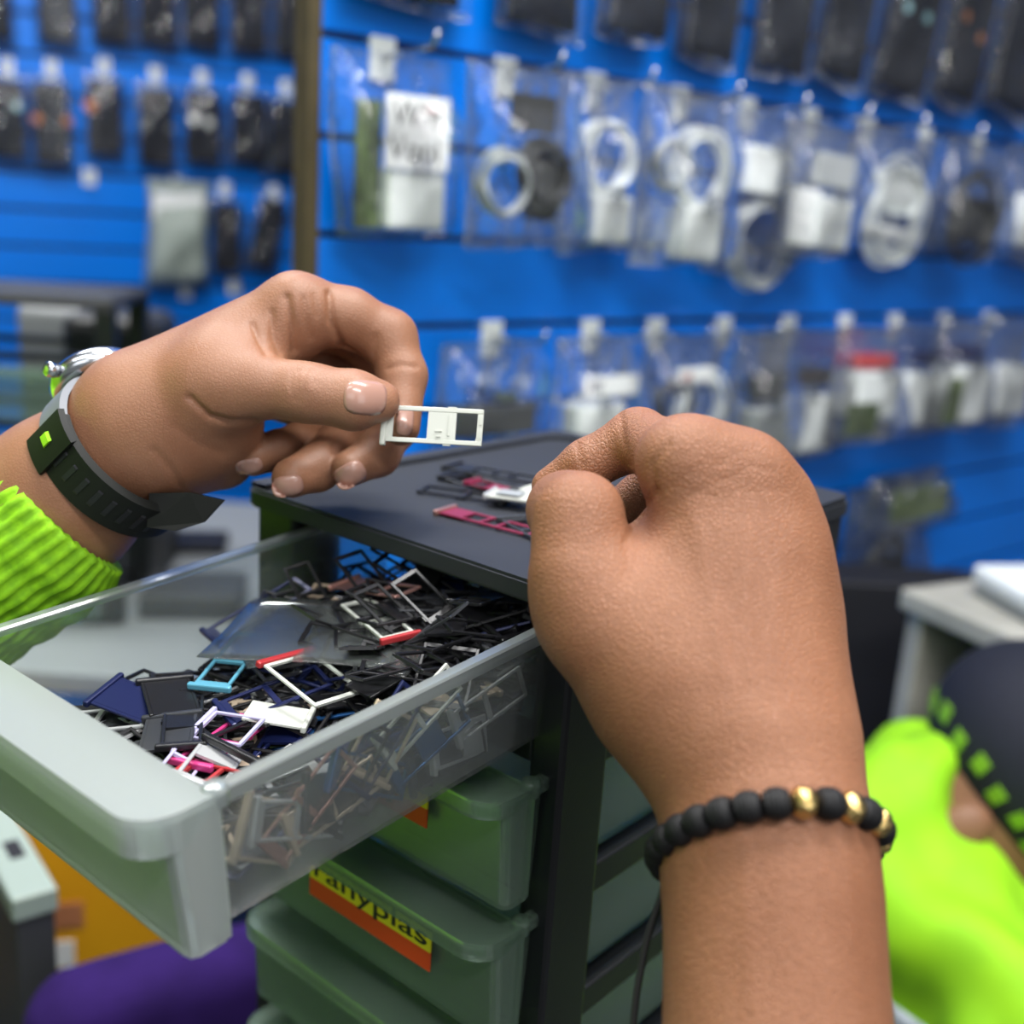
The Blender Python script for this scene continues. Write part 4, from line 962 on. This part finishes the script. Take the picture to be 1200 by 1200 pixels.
Cc = [
 (524, 642, 404, 520, 'flat clear bag with dark blue lettering at the left end of the lower row', lambda w, h: [('text', -w*.42, h*.52, 'Mblod', .022, 'ink_blue'), ('pad', 0, h*.62, w*.8, h*.3, 'dkgrey'), ('pad', w*.1, h*.5, w*.2, h*.08, 'pcb')], 0),
 (660, 752, 398, 540, 'clear bag with a white charger, second in the lower row', lambda w, h: [('charger', -w*.05, h*.52, w*.6, h*.4, 'white'), ('card', 0, h*.28, w*.7, h*.16, 'white_card', [('lVlI', -w*.3, h*.12, .014, 'ink_blue')])], 0),
 (762, 862, 396, 540, 'clear bag with an upright white cable ring, third in the lower row', lambda w, h: [('coil', w*.12, h*.30, w*.26, 7, 'white'), ('coil', -w*.2, h*.34, w*.18, 4, 'dkgrey'), ('card', -.1*w, h*.22, w*.4, h*.12, 'white_card', [('mII', -w*.15, h*.10, .012, 'red_print')])], 0),
 (870, 935, 392, 545, 'clear bag with a dark connector partly behind the right knuckle', lambda w, h: [('pad', 0, h*.3, w*.5, h*.2, 'dkgrey'), ('charger', 0, h*.55, w*.6, h*.38, 'grey')], 0),
 (900, 992, 388, 540, 'bulging clear bag with a large white charger, behind the right knuckles', lambda w, h: [('charger', 0, h*.48, w*.72, h*.44, 'white'), ('pad', 0, h*.28, w*.6, h*.14, 'dkgrey')], .03),
 (988, 1060, 386, 520, 'clear bag with a white charger and olive card', lambda w, h: [('charger', w*.06, h*.36, w*.66, h*.40, 'white'), ('card', -w*.2, h*.62, w*.5, h*.28, 'pcb', []), ('pad', 0, h*.22, w*.6, h*.12, 'red_print')], .04),
 (1052, 1112, 380, 512, 'clear bag with a pale charger, third from the right end of the lower row', lambda w, h: [('charger', 0, h*.42, w*.7, h*.46, 'white'), ('pad', w*.1, h*.24, w*.4, h*.12, 'ink_blue')], .05),
 (1106, 1164, 376, 506, 'clear bag with a white charger and dark label, second from the right end', lambda w, h: [('charger', w*.08, h*.40, w*.66, h*.50, 'white'), ('pad', -w*.1, h*.22, w*.7, h*.14, 'ink_blue'), ('card', -w*.3, h*.5, w*.3, h*.4, 'pcb', [])], .06),
 (1158, 1216, 372, 500, 'clear bag with white parts at the right end of the lower row', lambda w, h: [('charger', 0, h*.42, w*.7, h*.45, 'white')], .06),
]
for i, (x0, x1, y0, y1, lb, mk, rl) in enumerate(Cc): pack_R(x0, x1, y0, y1, lb, mk, .028, .024+.026*(i % 2), rl, 70+i)
for x, y, nm in ((584, 388, 'over the bag with dark blue lettering'), (700, 386, 'over the second bag of the lower row'), (776, 384, 'over the upright white ring bag'), (856, 382, 'above the dark connector bag'), (932, 380, 'over the large white charger bag'), (998, 378, 'over the olive card bag'), (1056, 376, 'over the third bag from the right, lower row'), (1114, 374, 'over the dark label bag'), (1166, 372, 'at the right end of the lower row')):
    q = Rw(x, y, .012); hook(mwR, q[0], EYE+.0405-2*.0772, nm, .075)
Dd = [(1030, 1112, 556, 618, 'small clear bag with an olive card below the lower row', lambda w, h: [('card', 0, h*.2, w*.8, h*.6, 'pcb', [])], 0),
      (1000, 1078, 574, 720, 'clear bag with a dark coil hanging low beside the tower', lambda w, h: [('coil', 0, h*.4, w*.26, 6, 'dkgrey'), ('pad', 0, h*.55, w*.5, h*.25, 'dkgrey', 1)], 0)]
for i, (x0, x1, y0, y1, lb, mk, rl) in enumerate(Dd): pack_R(x0, x1, y0, y1, lb, mk, .03, .02, rl, 90+i)
for x, nm in ((1070, 'over the small olive card bag'), (1034, 'over the low dark coil bag')):
    q = Rw(x, 560, .012); hook(mwR, q[0], EYE-.343, nm, .05)
# ---- the far left wall
def pack_L(x0, x1, y0, y1, label, mk, d=.02, off=.03, roll=0, seed=1, **k):
    xc = (x0+x1)/2; o2 = off+d*.6; a = Lw(x0, (y0+y1)/2, o2); b = Lw(x1, (y0+y1)/2, o2); t = Lw(xc, y0, o2); u = Lw(xc, y1, o2)
    return bag(mwL, (a[0]+b[0])/2, t[1], off, b[0]-a[0], t[1]-u[1], d, label, mk(b[0]-a[0], t[1]-u[1]), seed, roll, **k)
GL1, GL2 = 'phone screens in the upper row of the far wall', 'phone screens in the lower row of the far wall'
ords = ['first', 'second', 'third', 'fourth', 'fifth', 'sixth', 'seventh']
for i, (xc, yb) in enumerate(((-10, 48), (65, 52), (130, 55), (184, 58), (236, 60), (292, 66), (345, 72))):
    pack_L(xc-27, xc+27, yb-125, yb, f'dark phone screen, {ords[i]} from the left in the upper row of the far wall', lambda w, h: S(w, h), .014, .02, 0, 110+i, group=GL1, cat='phone screen', name='phone_screen_pack')
for i, (xc, yt, yb, st, ex) in enumerate(((8, 82, 188, ((.02, .05, .008, 'teal'),), ''), (60, 84, 196, ((-.028, .075, .010, 'copper'), (.032, .075, .010, 'copper')), ' with two orange stickers'), (122, 82, 184, ((-.028, .055, .012, 'copper'),), ' with one orange sticker'), (183, 92, 197, ((-.02, .075, .008, 'grey'), (.03, .08, .008, 'grey')), ''), (238, 96, 194, ((-.02, .06, .010, 'white'), (.012, .065, .010, 'white')), ' with two white stickers'), (292, 100, 197, (), ''), (337, 108, 207, (), ' under a wrinkled bag'))):
    pack_L(xc-26, xc+26, yt, yb, f'dark phone screen{ex}, {ords[i]} in the lower row of the far wall', lambda w, h: S(w, h, st), .014, .02, 0, 130+i, group=GL2, cat='phone screen', name='phone_screen_pack')
    q = Lw(xc, yt-12, .02); hook(mwL, q[0], EYE+.226 if False else q[1], f'over the {ords[i]} screen of the lower row on the far wall', .05)
pack_L(172, 246, 212, 337, 'milky white bubble bag hanging on the far blue wall', lambda w, h: [('card', w*.1, h*.3, w*.12, h*.12, 'pcb', []), ('card', 0, h*.12, w*.8, h*.76, 'white_card', [])], .03, .02, 0, 150, fm='bag_white', cat='bubble bag', name='bubble_bag')
pack_L(246, 286, 228, 322, 'dark phone screen right of the white bubble bag', lambda w, h: S(w, h), .014, .02, 0, 151, cat='phone screen', name='phone_screen_pack')
pack_L(304, 344, 224, 322, 'dark phone screen hanging tilted beside the brown board edge', lambda w, h: S(w, h), .014, .02, .22, 152, cat='phone screen', name='phone_screen_pack')
for x, y, nm in ((105, 203, 'empty, under the screen with one orange sticker'), (209, 212, 'over the milky bubble bag'), (265, 218, 'over the screen beside the bubble bag'), (323, 222, 'over the tilted screen'), (219, 338, 'empty, below the bubble bag'), (276, 333, 'empty, below the screen beside the bubble bag')):
    q = Lw(x, y, .02); hook(mwL, q[0], q[1]+.005, nm, .05)
# ================================================================== black drawer rack and desk at the left
def rack(px, py, d, w, dep, hgt, nd, label):
    tr = P(px, py, d); a = math.radians(4); X = Vector((math.cos(a), math.sin(a), 0)); Y = Vector((-X.y, X.x, 0))
    o = tr - X*w; r = bpy.data.objects.new('drawer_rack', None); COL.objects.link(r); r.matrix_world = frame(X, Y, Z, o - Z*hgt); tag(r, label, 'drawer rack')
    m = MB(); m.box(0, w, 0, dep, hgt-.012, hgt, .003); m.box(.01, w-.01, .012, dep-.01, hgt, hgt+.002, .001); m.build('top_panel', M['dkgrey'], r)
    for x in (0, w-.022):
        for y in (0, dep-.022): m = MB(); m.box(x, x+.022, y+.002, y+.022, 0, hgt-.012, .002); m.build('post', M['black'], r)
    ph = (hgt-.07)/nd
    for k in range(nd+1):
        z = hgt-.068-ph*k
        m = MB(); m.box(.022, w-.022, .002, .02, z-.004, z+.004); m.box(.022, w-.022, dep-.02, dep-.002, z-.004, z+.004); m.build('rail', M['black'], r)
    for k in range(nd):
        z = hgt-.068-ph*(k+1)
        m = MB(); m.box(.024, w-.024, -.008, .004, z+.007, z+ph-.010, .003); dr = m.build('drawer', M['frost_closed'], r)
        m = MB(); m.box(.05, w-.05, -.016, -.008, z+ph-.022, z+ph-.012, .003); m.build('pull_lip', M['frost_closed'], dr)
    return r
rack(132, 352, 1.25, .30, .16, .38, 4, 'black rack of frosted drawers with a gap under its top, left picture edge')
def block(name, label, cat, px, py, d, w, dep, h, m, a=0, bev=.004, smooth=False, grp=None):
    """box whose front top right corner is at a pixel"""
    tr = P(px, py, d); X = Vector((math.cos(a), math.sin(a), 0)); Y = Vector((-X.y, X.x, 0)); o = tr - X*w - Z*h
    mb = MB(); mb.box(0, w, 0, dep, 0, h, bev, 3); ob = mb.build(name, m, None, smooth); ob.matrix_world = frame(X, Y, Z, o); return tag(ob, label, cat, grp)
zdesk = P(132, 352, 1.25).z-.38
block('storage_box', 'dark box seen in the gap under the top of the black rack', 'storage box', 98, 362, 1.48, .09, .08, .46, M['grey'], 0, .01)
block('storage_box', 'dark rounded box standing behind the black drawer rack', 'storage box', 182, 372, 1.42, .12, .12, P(182, 372, 1.42).z-zdesk, M['dkgrey'], .05, .02)
desk = empty('work_desk', (-1.12, 1.02, 0)); tag(desk, 'grey work desk behind the open drawer carrying the black rack', 'desk')
m = MB(); m.box(0, .82, .10, .82, zdesk-.025, zdesk-.001, .003); m.build('desk_top', M['grey'], desk)
for x, y in ((.02, .12), (.76, .12), (.02, .77), (.76, .77)):
    m = MB(); m.box(x, x+.035, y, y+.035, 0, zdesk-.025); m.build('leg', M['dkgrey'], desk)
for nm, lb, cat, px, py, d, w, dep, h, mm in (('paper_tray', 'grey paper tray on the desk seen through the left drawer wall', 'tray', 282, 700, 0, .12, .10, .030, 'dkgrey'), ('tablet', 'dark tablet lying on the grey desk behind the left hand', 'tablet', 262, 640, 0, .09, .08, .014, 'ink')):
    q_ = onz(px, py, zdesk+h); d = -(WM.T @ (np.array(q_)-CAM))[2]
    block(nm, lb, cat, px, py, d, w, dep, h, M[mm], .15)
# ================================================================== counter at the right wall
zc = EYE-.36; c0 = onz(1062, 690, zc); Xc = TRt; Yc = -NR
# counter: long axis along the right wall
cnt_o = empty('counter', (0, 0, 0), mw=frame(NR, TRt, Z, (c0.x, c0.y, 0)) if False else None) if False else bpy.data.objects.new('counter', None)
COL.objects.link(cnt_o); e1 = onz(1205, 752, zc)-c0; e1.z = 0; e1.normalize(); e2 = Vector((-e1.y, e1.x, 0))
cnt_o.matrix_world = frame(e1, e2, Z, (c0.x, c0.y, 0)); tag(cnt_o, 'pale counter with an open shelf standing against the right blue wall', 'counter')
def cbox(nm, x0, x1, y0, y1, z0, z1, m, bev=.002, par=None):
    q = MB(); q.box(x0, x1, y0, y1, z0, z1, bev); return q.build(nm, m, par or cnt_o)
cbox('counter_top', -.004, .20, -.004, .26, zc-.022, zc, M['ivory'], .003)
cbox('side_panel', .004, .024, .004, .25, 0, zc-.022, M['ivory'])
cbox('side_panel', .18, .196, .004, .25, 0, zc-.022, M['ivory'])
cbox('back_panel',   .024, .18, .235, .25, 0, zc-.022, M['dkgrey'])
cbox('shelf', .024, .18, .012, .235, zc-.24, zc-.222, M['ivory'])
q = MB(); q.box(.03, .15, .02, .15, 0, .012, .001); q.box(.035, .145, .028, .145, .0122, .02, .001); o = q.build('paper_stack', M['grey'], None, mw=cnt_o.matrix_world @ Matrix.Translation((.0, .01, zc-.2215)))
tag(o, 'pale paper stack on the shelf under the counter top', 'paper stack')
bx = empty('terminal', (0, 0, 0)); bx.matrix_world = cnt_o.matrix_world @ Matrix.Translation((.03, .055, zc+.0005)) @ Matrix.Rotation(-.25, 4, 'Z'); tag(bx, 'flat white device lying on the pale counter', 'device')
q = MB(); q.box(0, .15, 0, .17, .012, .032, .006, 3); q.build('lid', M['white'], bx, True)
q = MB(); q.box(.004, .146, .004, .166, 0, .012, .002); q.build('base', M['grey'], bx)
q = MB(); q.box(0, .28, 0, .08, 0, EYE-.40, .003); o = q.build('cupboard', M['ink'], None, mw=Matrix.Translation((.30, 1.26, 0))); tag(o, 'dark low cupboard between the drawer tower and the pale counter', 'cupboard')
# ================================================================== police officer bending at the right
def officer():
    c = camp; root = bpy.data.objects.new('person', None); COL.objects.link(root); D0 = 1.0
    cc = np.array(c(1228, 892, D0)); upv = np.array([.80, .56, .22]); upv /= np.linalg.norm(upv)
    fv = np.array([.52, -.80, .12]); fv -= upv*fv.dot(upv); fv /= np.linalg.norm(fv); sv = np.cross(upv, fv)
    hc = cc-upv*.048; root.location = WM @ hc + CAM
    tag(root, 'person in a navy checked-band cap and fluorescent yellow jacket bending forward at right', 'person')
    R = np.array([sv, upv, fv]); h = .003
    def emit(s, nm, m):
        V, Fq = s.mesh(); V = relax(V, Fq, 3); return link(nm, mesh_from(nm, (V-hc) @ WM.T, Fq), m, root)
    lo, hi = hc-np.array([.30, .50, .30]), hc+np.array([.42, .20, .22])
    s = SDF(lo, hi, h)
    s.ell(hc+fv*.006, R, (.070, .100, .084), .02)                                  # skull
    s.ell(hc-upv*.060+fv*.030, R, (.056, .062, .062), .03)                 # jaw
    s.add(hc-upv*.105+fv*.055, hc-upv*.115+fv*.064, .022, .018, .02)       # chin
    s.add(hc-upv*.030+fv*.098, hc-upv*.050+fv*.108, .010, .014, .012)      # nose
    s.add(hc-upv*.082+fv*.088-sv*.02, hc-upv*.082+fv*.088+sv*.02, .008, .008, .008)
    ear = sv if sv[2] > 0 else -sv
    for sg in (1, -1): s.ell(hc+ear*sg*.078-upv*.046-fv*.010, R, (.014, .031, .021), .004)
    s.add(hc-upv*.06-fv*.01, hc-upv*.15-fv*.015, .052, .052, .03)
    s.add(hc-upv*.15-fv*.015, np.array(c(1090, 1120, D0)), .05, .05, .03)
    emit(s, 'body', M['tan_skin'])
    s = SDF(lo, hi+np.array([.1, 0, 0]), h)                                # jacket
    s.add(np.array(c(1026, 992, D0-.01)), np.array(c(1084, 1110, D0-.02)), .066, .084, .05)
    s.add(np.array(c(1088, 905, D0+.05)), np.array(c(1026, 992, D0-.01)), .044, .066, .04)
    s.add(np.array(c(1084, 1110, D0-.02)), np.array(c(1140, 1420, D0-.02)), .088, .13, .06)
    s.add(np.array(c(1060, 1050, D0-.06)), np.array(c(1190, 1190, D0-.13)), .058, .060, .010)   # near sleeve
    s.add(np.array(c(1190, 1190, D0-.13)), np.array(c(1330, 1230, D0-.15)), .060, .045, .02)
    s.add(np.array(c(1066, 905, D0-.03)), np.array(c(1080, 985, D0-.05)), .028, .024, .02)
    s.add(np.array(c(1030, 965, D0-.03)), np.array(c(1086, 896, D0-.01)), .040, .030, .02)
    s.add(np.array(c(1120, 985, D0-.010)), np.array(c(1200, 1100, D0-.010)), .012, .016, .012)     # collar
    V, Fq = s.mesh(); V = relax(V, Fq, 3); N = vnormals(V, Fq)
    V = V + N*(.006*np.sin(V[:, 0]*52+V[:, 1]*30+2*np.sin(V[:, 2]*40)) + .004*np.sin(V[:, 1]*70-V[:, 0]*42))[:, None]
    j = link('jacket', mesh_from('jacket', (V-hc) @ WM.T, Fq), M['hivis'], root); j['label'] = 'fluorescent yellow jacket'
    bvj = BVHTree.FromPolygons(V.tolist(), Fq.tolist()); bm = bmesh.new(); rows = []                # reflective tape near the hem
    for k in range(25):
        row = []
        for dy in (0, 34):
            x = 1032+k*7; y = 1166+dy+k*5.0
            hp = bvj.ray_cast(Vector((0, 0, 0)), Vector(c(x, y, 1)).normalized())[0]
            if hp is None: hp = Vector(c(x, y, D0-.1))
            row.append(bm.verts.new(WM @ (np.array(hp)*.9985-hc)))
        rows.append(row)
    for a, b in zip(rows, rows[1:]): bm.faces.new((a[0], b[0], b[1], a[1]))
    q = MB(); q.merge(bm); o = q.build('reflective_tape', M['reflect'], j, True); solid(o, .002, 0)
    s = SDF(cc-.19, cc+.19, .0025)                                         # cap
    s.ell(cc, R, (.095, .093, .112), .01)
    G = s.grid((slice(None),)*3); q_ = [G[i]-cc[i] for i in range(3)]
    pl = -((q_[0]*upv[0]+q_[1]*upv[1]+q_[2]*upv[2])+.066-.05*(q_[0]*fv[0]+q_[1]*fv[1]+q_[2]*fv[2])); s.d = np.maximum(s.d, pl.astype(np.float32))
    s.add(cc-upv*.058+fv*.085-sv*.045, cc-upv*.058+fv*.085+sv*.045, .010, .010, .01); s.add(cc-upv*.066+fv*.125-sv*.03, cc-upv*.066+fv*.125+sv*.03, .007, .007, .03)
    V, Fq = s.mesh(); V = relax(V, Fq, 2); cp = link('cap', mesh_from('cap', (V-hc) @ WM.T, Fq), M['navy'], root)
    bv = BVHTree.FromPolygons(V.tolist(), Fq.tolist()); q = MB(); n = 40; hh = .013
    for row in (0,):
        for k in range(n):
            if (k+row) % 2: continue
            vs = []
            for t, z in ((k, 0), (k+.95, 0), (k+.95, 1), (k, 1)):
                th = 2*math.pi*t/n; d = sv*math.sin(th)+fv*math.cos(th); zz = -.058+(row+z*.95)*hh+(.004 if k % 4 else 0)
                hp = bv.ray_cast(Vector(cc+upv*zz+d*.3), Vector(-d))[0]; hp = np.array(hp) if hp else cc+upv*zz+d*.08
                vs.append(WM @ (hp+d*.0012-hc))
            b = bmesh.new(); b.faces.new([b.verts.new(v) for v in vs]); q.merge(b)
    o = q.build('check_band', M['check'], cp); solid(o, .0016, 0); o['label'] = 'fluorescent checks on the cap band'
    hip = Vector(WM @ np.array(c(1140, 1420, D0-.02)) + CAM) - root.location; fz = -root.location.z
    for sx, sy in ((-.09, -.02), (.09, .02)):
        kn = hip + Vector((sx*1.2+.10, sy-.16, -.16)); ft = Vector((kn.x-.02, kn.y+.05, fz+.07))
        m = MB(); m.tube([hip+Vector((sx, sy, 0)), hip.lerp(kn, .5)+Vector((sx*.5, 0, .01)), kn, kn.lerp(ft, .5), ft], [.095, .085, .070, .062, .055], 20); m.build('trouser_leg', M['navy'], root, True)
        m = MB(); m.box(ft.x-.05, ft.x+.05, ft.y-.17, ft.y+.08, fz, fz+.09, .03, 3); m.build('boot', M['ink'], root, True)
    return root
officer()
# ================================================================== things below the drawer at the left
a = P(68, 1040, .78); Xw = Vector((math.cos(.95), math.sin(.95), 0)); 
wb = bpy.data.objects.new('cabinet', None); COL.objects.link(wb); tag(wb, 'pale greenish white cabinet corner at the lower left picture edge', 'cabinet')
b2 = onz(0, 925, a.z); ed = (b2-a); ed.z = 0; ed.normalize(); inw = Vector((-ed.y, ed.x, 0)); inw = inw if inw.x < 0 else -inw
wb.matrix_world = frame(ed, inw, Z, (a.x, a.y, 0)) if ed.cross(inw).z > 0 else frame(inw, ed, Z, (a.x, a.y, 0))
Lx, Ly = (.24, .030) if ed.cross(inw).z > 0 else (.030, .24)
q = MB(); q.box(0, Lx, 0, Ly, a.z-.018, a.z, .002); q.build('top_panel', M['mint'], wb)
q = MB(); q.box(.002, Lx-.002, .002, Ly-.002, 0, a.z-.018, .002); q.build('side_panel', M['dkgrey'], wb)
q = MB(); q.box(Lx*.25 if Lx < .1 else .05, Lx*.6 if Lx < .1 else .075, Ly*.25 if Ly < .1 else .05, Ly*.6 if Ly < .1 else .06, a.z-.001, a.z+.0005); q.build('handle_slot', M['ink'], wb)
# orange yellow carton with pale labels
yb = bpy.data.objects.new('carton', None); COL.objects.link(yb); tag(yb, 'orange yellow carton with white labels under the open drawer at the left', 'carton')
yc = P(150, 1130, 1.16); ya = .28; Xy = Vector((math.cos(ya), math.sin(ya), 0)); Yy = Vector((-Xy.y, Xy.x, 0)); yo = yc - Xy*.24
yb.matrix_world = frame(Xy, Yy, Z, (yo.x, yo.y, yc.z-.05))
q = MB(); q.box(0, .28, 0, .14, 0, .25, .002); q.build('carton_body', M['yellow'], yb)
for x0, x1, z0, z1, mm in ((.10, .19, .055, .085, 'white_card'), (.11, .14, .128, .138, 'white_card'), (.115, .138, .086, .126, 'ink'), (.17, .20, .100, .128, 'copper')):
    q = MB(); q.box(x0, x1, -.0015, .0005, z0, z1); o = q.build('label', M[mm], yb)
q = MB(); q.box(.125, .17, -.0022, -.0012, .064, .076); q.build('print', M['ink_blue'], yb)
q = MB(); q.box(.07, .25, .02, .12, .2505, .268, .006, 3); q.box(.09, .24, .03, .115, .2685, .280, .005, 3); o = q.build('cloth', M['blue_cloth'], None, True, mw=yb.matrix_world.copy() if False else frame(Xy, Yy, Z, (yo.x, yo.y, yc.z-.05))); tag(o, 'folded blue violet cloth on the orange yellow carton behind the drawer wall', 'cloth')
st = empty('side_table', (yo.x, yo.y, 0), ya); tag(st, 'low dark table under the orange yellow carton', 'table')
q = MB(); q.box(-.05, .34, -.03, .2, yc.z-.075, yc.z-.0505, .003); q.build('table_top', M['dkgrey'], st)
for x, y in ((-.03, -.01), (.29, -.01), (-.03, .15), (.29, .15)): q = MB(); q.box(x, x+.03, y, y+.03, 0, yc.z-.075); q.build('leg', M['black'], st)
# purple padded chair
pc = np.array(camp(236, 1268, .80)); ch = bpy.data.objects.new('chair', None); COL.objects.link(ch); cw = Vector(WM @ pc + CAM); ch.location = (cw.x, cw.y, 0)
tag(ch, 'rounded purple upholstered chair below the open drawer', 'chair')
bm = bmesh.new(); bmesh.ops.create_cube(bm, size=1); bmesh.ops.transform(bm, matrix=Matrix.Diagonal((.225, .07, .24, 1)), verts=bm.verts[:]); bmesh.ops.bevel(bm, geom=bm.edges[:], offset=.032, segments=6, affect='EDGES', profile=.5)
bmesh.ops.subdivide_edges(bm, edges=bm.edges[:], cuts=1)
for v in bm.verts:
    if v.co.z > 0: v.co.z += .02*(1-(v.co.x/.12)**2)
    v.co.y += .25*v.co.x**2*4*.25
bmesh.ops.transform(bm, matrix=Matrix.Translation((0, 0, cw.z-.03)) @ Matrix.Rotation(.5, 4, 'Z') @ Matrix.Rotation(-.12, 4, 'X'), verts=bm.verts[:])
q = MB(); q.merge(bm); o = q.build('backrest', M['purple'], ch, True); mdf = o.modifiers.new('s', 'SUBSURF'); mdf.levels = mdf.render_levels = 1
q = MB(); q.box(-.06, .17, -.03, .15, cw.z-.27, cw.z-.20, .03, 4, Matrix.Rotation(.5, 4, 'Z')); q.build('seat', M['purple'], ch, True)
q = MB(); q.tube([(.03, .08, .03), (.03, .08, cw.z-.27)], .03, 14); q.build('column', M['black'], ch, True)
q = MB(); q.lathe([(.12, 0), (.13, .01), (.11, .025), (.04, .04)], 32, Matrix.Translation((.03, .08, 0))); q.build('base', M['black'], ch, True)
# stand carrying the tower
zb = TOPZ+BOT; sd = empty('stand', (FL.x, FL.y, 0), yaw); tag(sd, 'dark low stand directly under the black drawer tower', 'stand')
q = MB(); q.box(-.02, TW+.02, -.005, TD+.02, zb-.025, zb-.0005, .002); q.build('stand_top', M['dkgrey'], sd)
for x, y in ((0, .01), (TW-.03, .01), (0, TD-.03), (TW-.03, TD-.03)): q = MB(); q.box(x, x+.03, y, y+.03, 0, zb-.025); q.build('leg', M['black'], sd)
# stickers on the shut drawers
def px_to_drawer(dr, x, y):
    mw = dr.matrix_world; o = mw @ Vector((0, -.0115, 0)); n = (mw.to_3x3() @ Vector((0, -1, 0))).normalized(); return mw.inverted() @ onplane(x, y, o, n)
bpy.context.view_layer.update()
d3 = closed[1]; d2 = closed[0]
tr_, br_, mid_ = px_to_drawer(d3, 507, 1079), px_to_drawer(d3, 505, 1124), px_to_drawer(d3, 506, 1100); lf_ = px_to_drawer(d3, 386, 1028)
print('label', tr_, br_, mid_, lf_)
sticker(d3, lf_.x-.012, tr_.x, -.0275, -.0100, -.0190, 'ranyplas')
r2 = px_to_drawer(d2, 501, 958); r2b = px_to_drawer(d2, 500, 970)
print(r2, r2b)
sticker(d2, r2.x-.05, r2.x, r2b.z, r2b.z+.017, r2b.z+.008, None)
# ================================================================== officer standing at the left, just outside the frame, whose sleeve reaches in
def bystander():
    root = bpy.data.objects.new('person', None); COL.objects.link(root); b0 = np.array([-.60, .34, 0]); root.location = b0
    tag(root, 'person in a fluorescent yellow jacket standing beside the open drawer', 'person')
    e = lambda x, y, z: np.array([x, y, z], float)
    def emit(s, nm, m):
        V, Fq = s.mesh(); V = relax(V, Fq, 3); return link(nm, mesh_from(nm, V, Fq), m, root)
    s = SDF((-.30, -.35, .70), (.36, .38, 1.62), .0065); I = np.eye(3)
    s.add(e(0, -.07, .82), e(0, -.08, 1.28), .13, .12, .06); s.add(e(0, .07, .82), e(0, .08, 1.28), .13, .12, .06)
    s.add(e(0, -.17, 1.36), e(0, .17, 1.36), .07, .07, .06)
    s.add(e(0, .20, 1.35), e(.05, .24, 1.10), .062, .055, .02); s.add(e(.05, .24, 1.10), e(.33, .10, 1.165), .054, .043, .02)
    s.add(e(0, -.20, 1.35), e(-.02, -.24, 1.06), .062, .055, .02); s.add(e(-.02, -.24, 1.06), e(.10, -.22, .86), .052, .042, .02)
    s.add(e(0, -.05, 1.43), e(0, .05, 1.43), .06, .06, .02)
    emit(s, 'jacket', M['hivis'])
    s = SDF((-.2, -.16, 1.36), (.2, .16, 1.86), .006)
    s.add(e(0, 0, 1.38), e(.02, 0, 1.52), .056, .054, .03); s.ell(e(.02, 0, 1.66), I, (.094, .074, .115), .03); s.ell(e(.045, 0, 1.58), I, (.06, .055, .06), .03)
    s.add(e(.115, 0, 1.655), e(.125, 0, 1.63), .010, .014, .012)
    for q in (-1, 1): s.ell(e(.01, .074*q, 1.645), I, (.018, .009, .03), .006)
    emit(s, 'body', M['tan_skin'])
    s = SDF((-.2, -.16, 1.60), (.3, .16, 1.84), .006); s.ell(e(.015, 0, 1.70), I, (.112, .095, .10), .02); s.d = np.maximum(s.d, -(s.grid((slice(None),)*3)[2]-1.68).astype(np.float32)+0*s.d)
    s.add(e(.12, -.04, 1.685), e(.12, .04, 1.685), .009, .009, .02); emit(s, 'cap', M['navy'])
    m = MB()
    for q in (-1, 1):
        m = MB(); m.tube([(0, .09*q, .86), (.01, .10*q, .45), (0, .10*q, .06)], [.10, .075, .06], 20); m.build('trouser_leg', M['navy'], root, True)
        m = MB(); m.box(-.10, .17, .10*q-.045, .10*q+.045, 0, .08, .03, 3); m.build('boot', M['ink'], root, True)
bystander()
# ------------------------------------------------------------------ light
w = bpy.data.worlds.new('world'); SC.world = w; w.use_nodes = True
bg = w.node_tree.nodes['Background']; bg.inputs[0].default_value = (.92, .97, 1, 1); bg.inputs[1].default_value = .3
def area(name, loc, tgt, sx, sy, pw, col=(1, .99, .97)):
    l = bpy.data.lights.new(name, 'AREA'); l.shape = 'RECTANGLE'; l.size = sx; l.size_y = sy; l.energy = pw; l.color = col
    o = bpy.data.objects.new(name, l); COL.objects.link(o); o.location = loc
    o.rotation_euler = (Vector(tgt)-Vector(loc)).to_track_quat('-Z', 'Y').to_euler(); return o
area('ceiling_panel_light', (.35, .45, 2.7), (.35, .45, 0), 1.2, .30, 52)
area('ceiling_panel_light', (-.7, 1.35, 2.7), (-.7, 1.35, 0), 1.2, .30, 52)
area('ceiling_panel_light', (.5, -.8, 2.7), (.5, -.8, 0), 1.2, .30, 52)
area('ceiling_panel_light', (-.9, -.3, 2.7), (-.9, -.3, 0), 1.2, .30, 20)
area('right_fill_light', (1.6, -1.6, 1.9), (.1, .5, 1.2), 1.4, 1.4, 20, (.95, .98, 1))  # fill added at right behind the camera to brighten the drawer plastic; no window
area('front_fill_light', (-.5, -1.9, 2.3), (.4, 1.2, 1.2), 1.6, .8, 14, (.96, .98, 1))  # fill added behind the camera, lifts the bagged goods and the hands
area('wall_fill_light', (.15, .55, 2.6), (.55, 1.45, 1.35), .9, .15, 13)  # extra unseen source, added to brighten the right slat wall
vs = SC.view_settings; vs.view_transform = 'Standard'; vs.look = 'None'; vs.exposure = -0.60; vs.gamma = 1; vs.use_curve_mapping = False
SC.cycles.max_bounces = 12; SC.cycles.transparent_max_bounces = 24; SC.cycles.use_denoising = True
SC.cycles.sample_clamp_indirect = 6; SC.cycles.caustics_reflective = False; SC.cycles.caustics_refractive = False
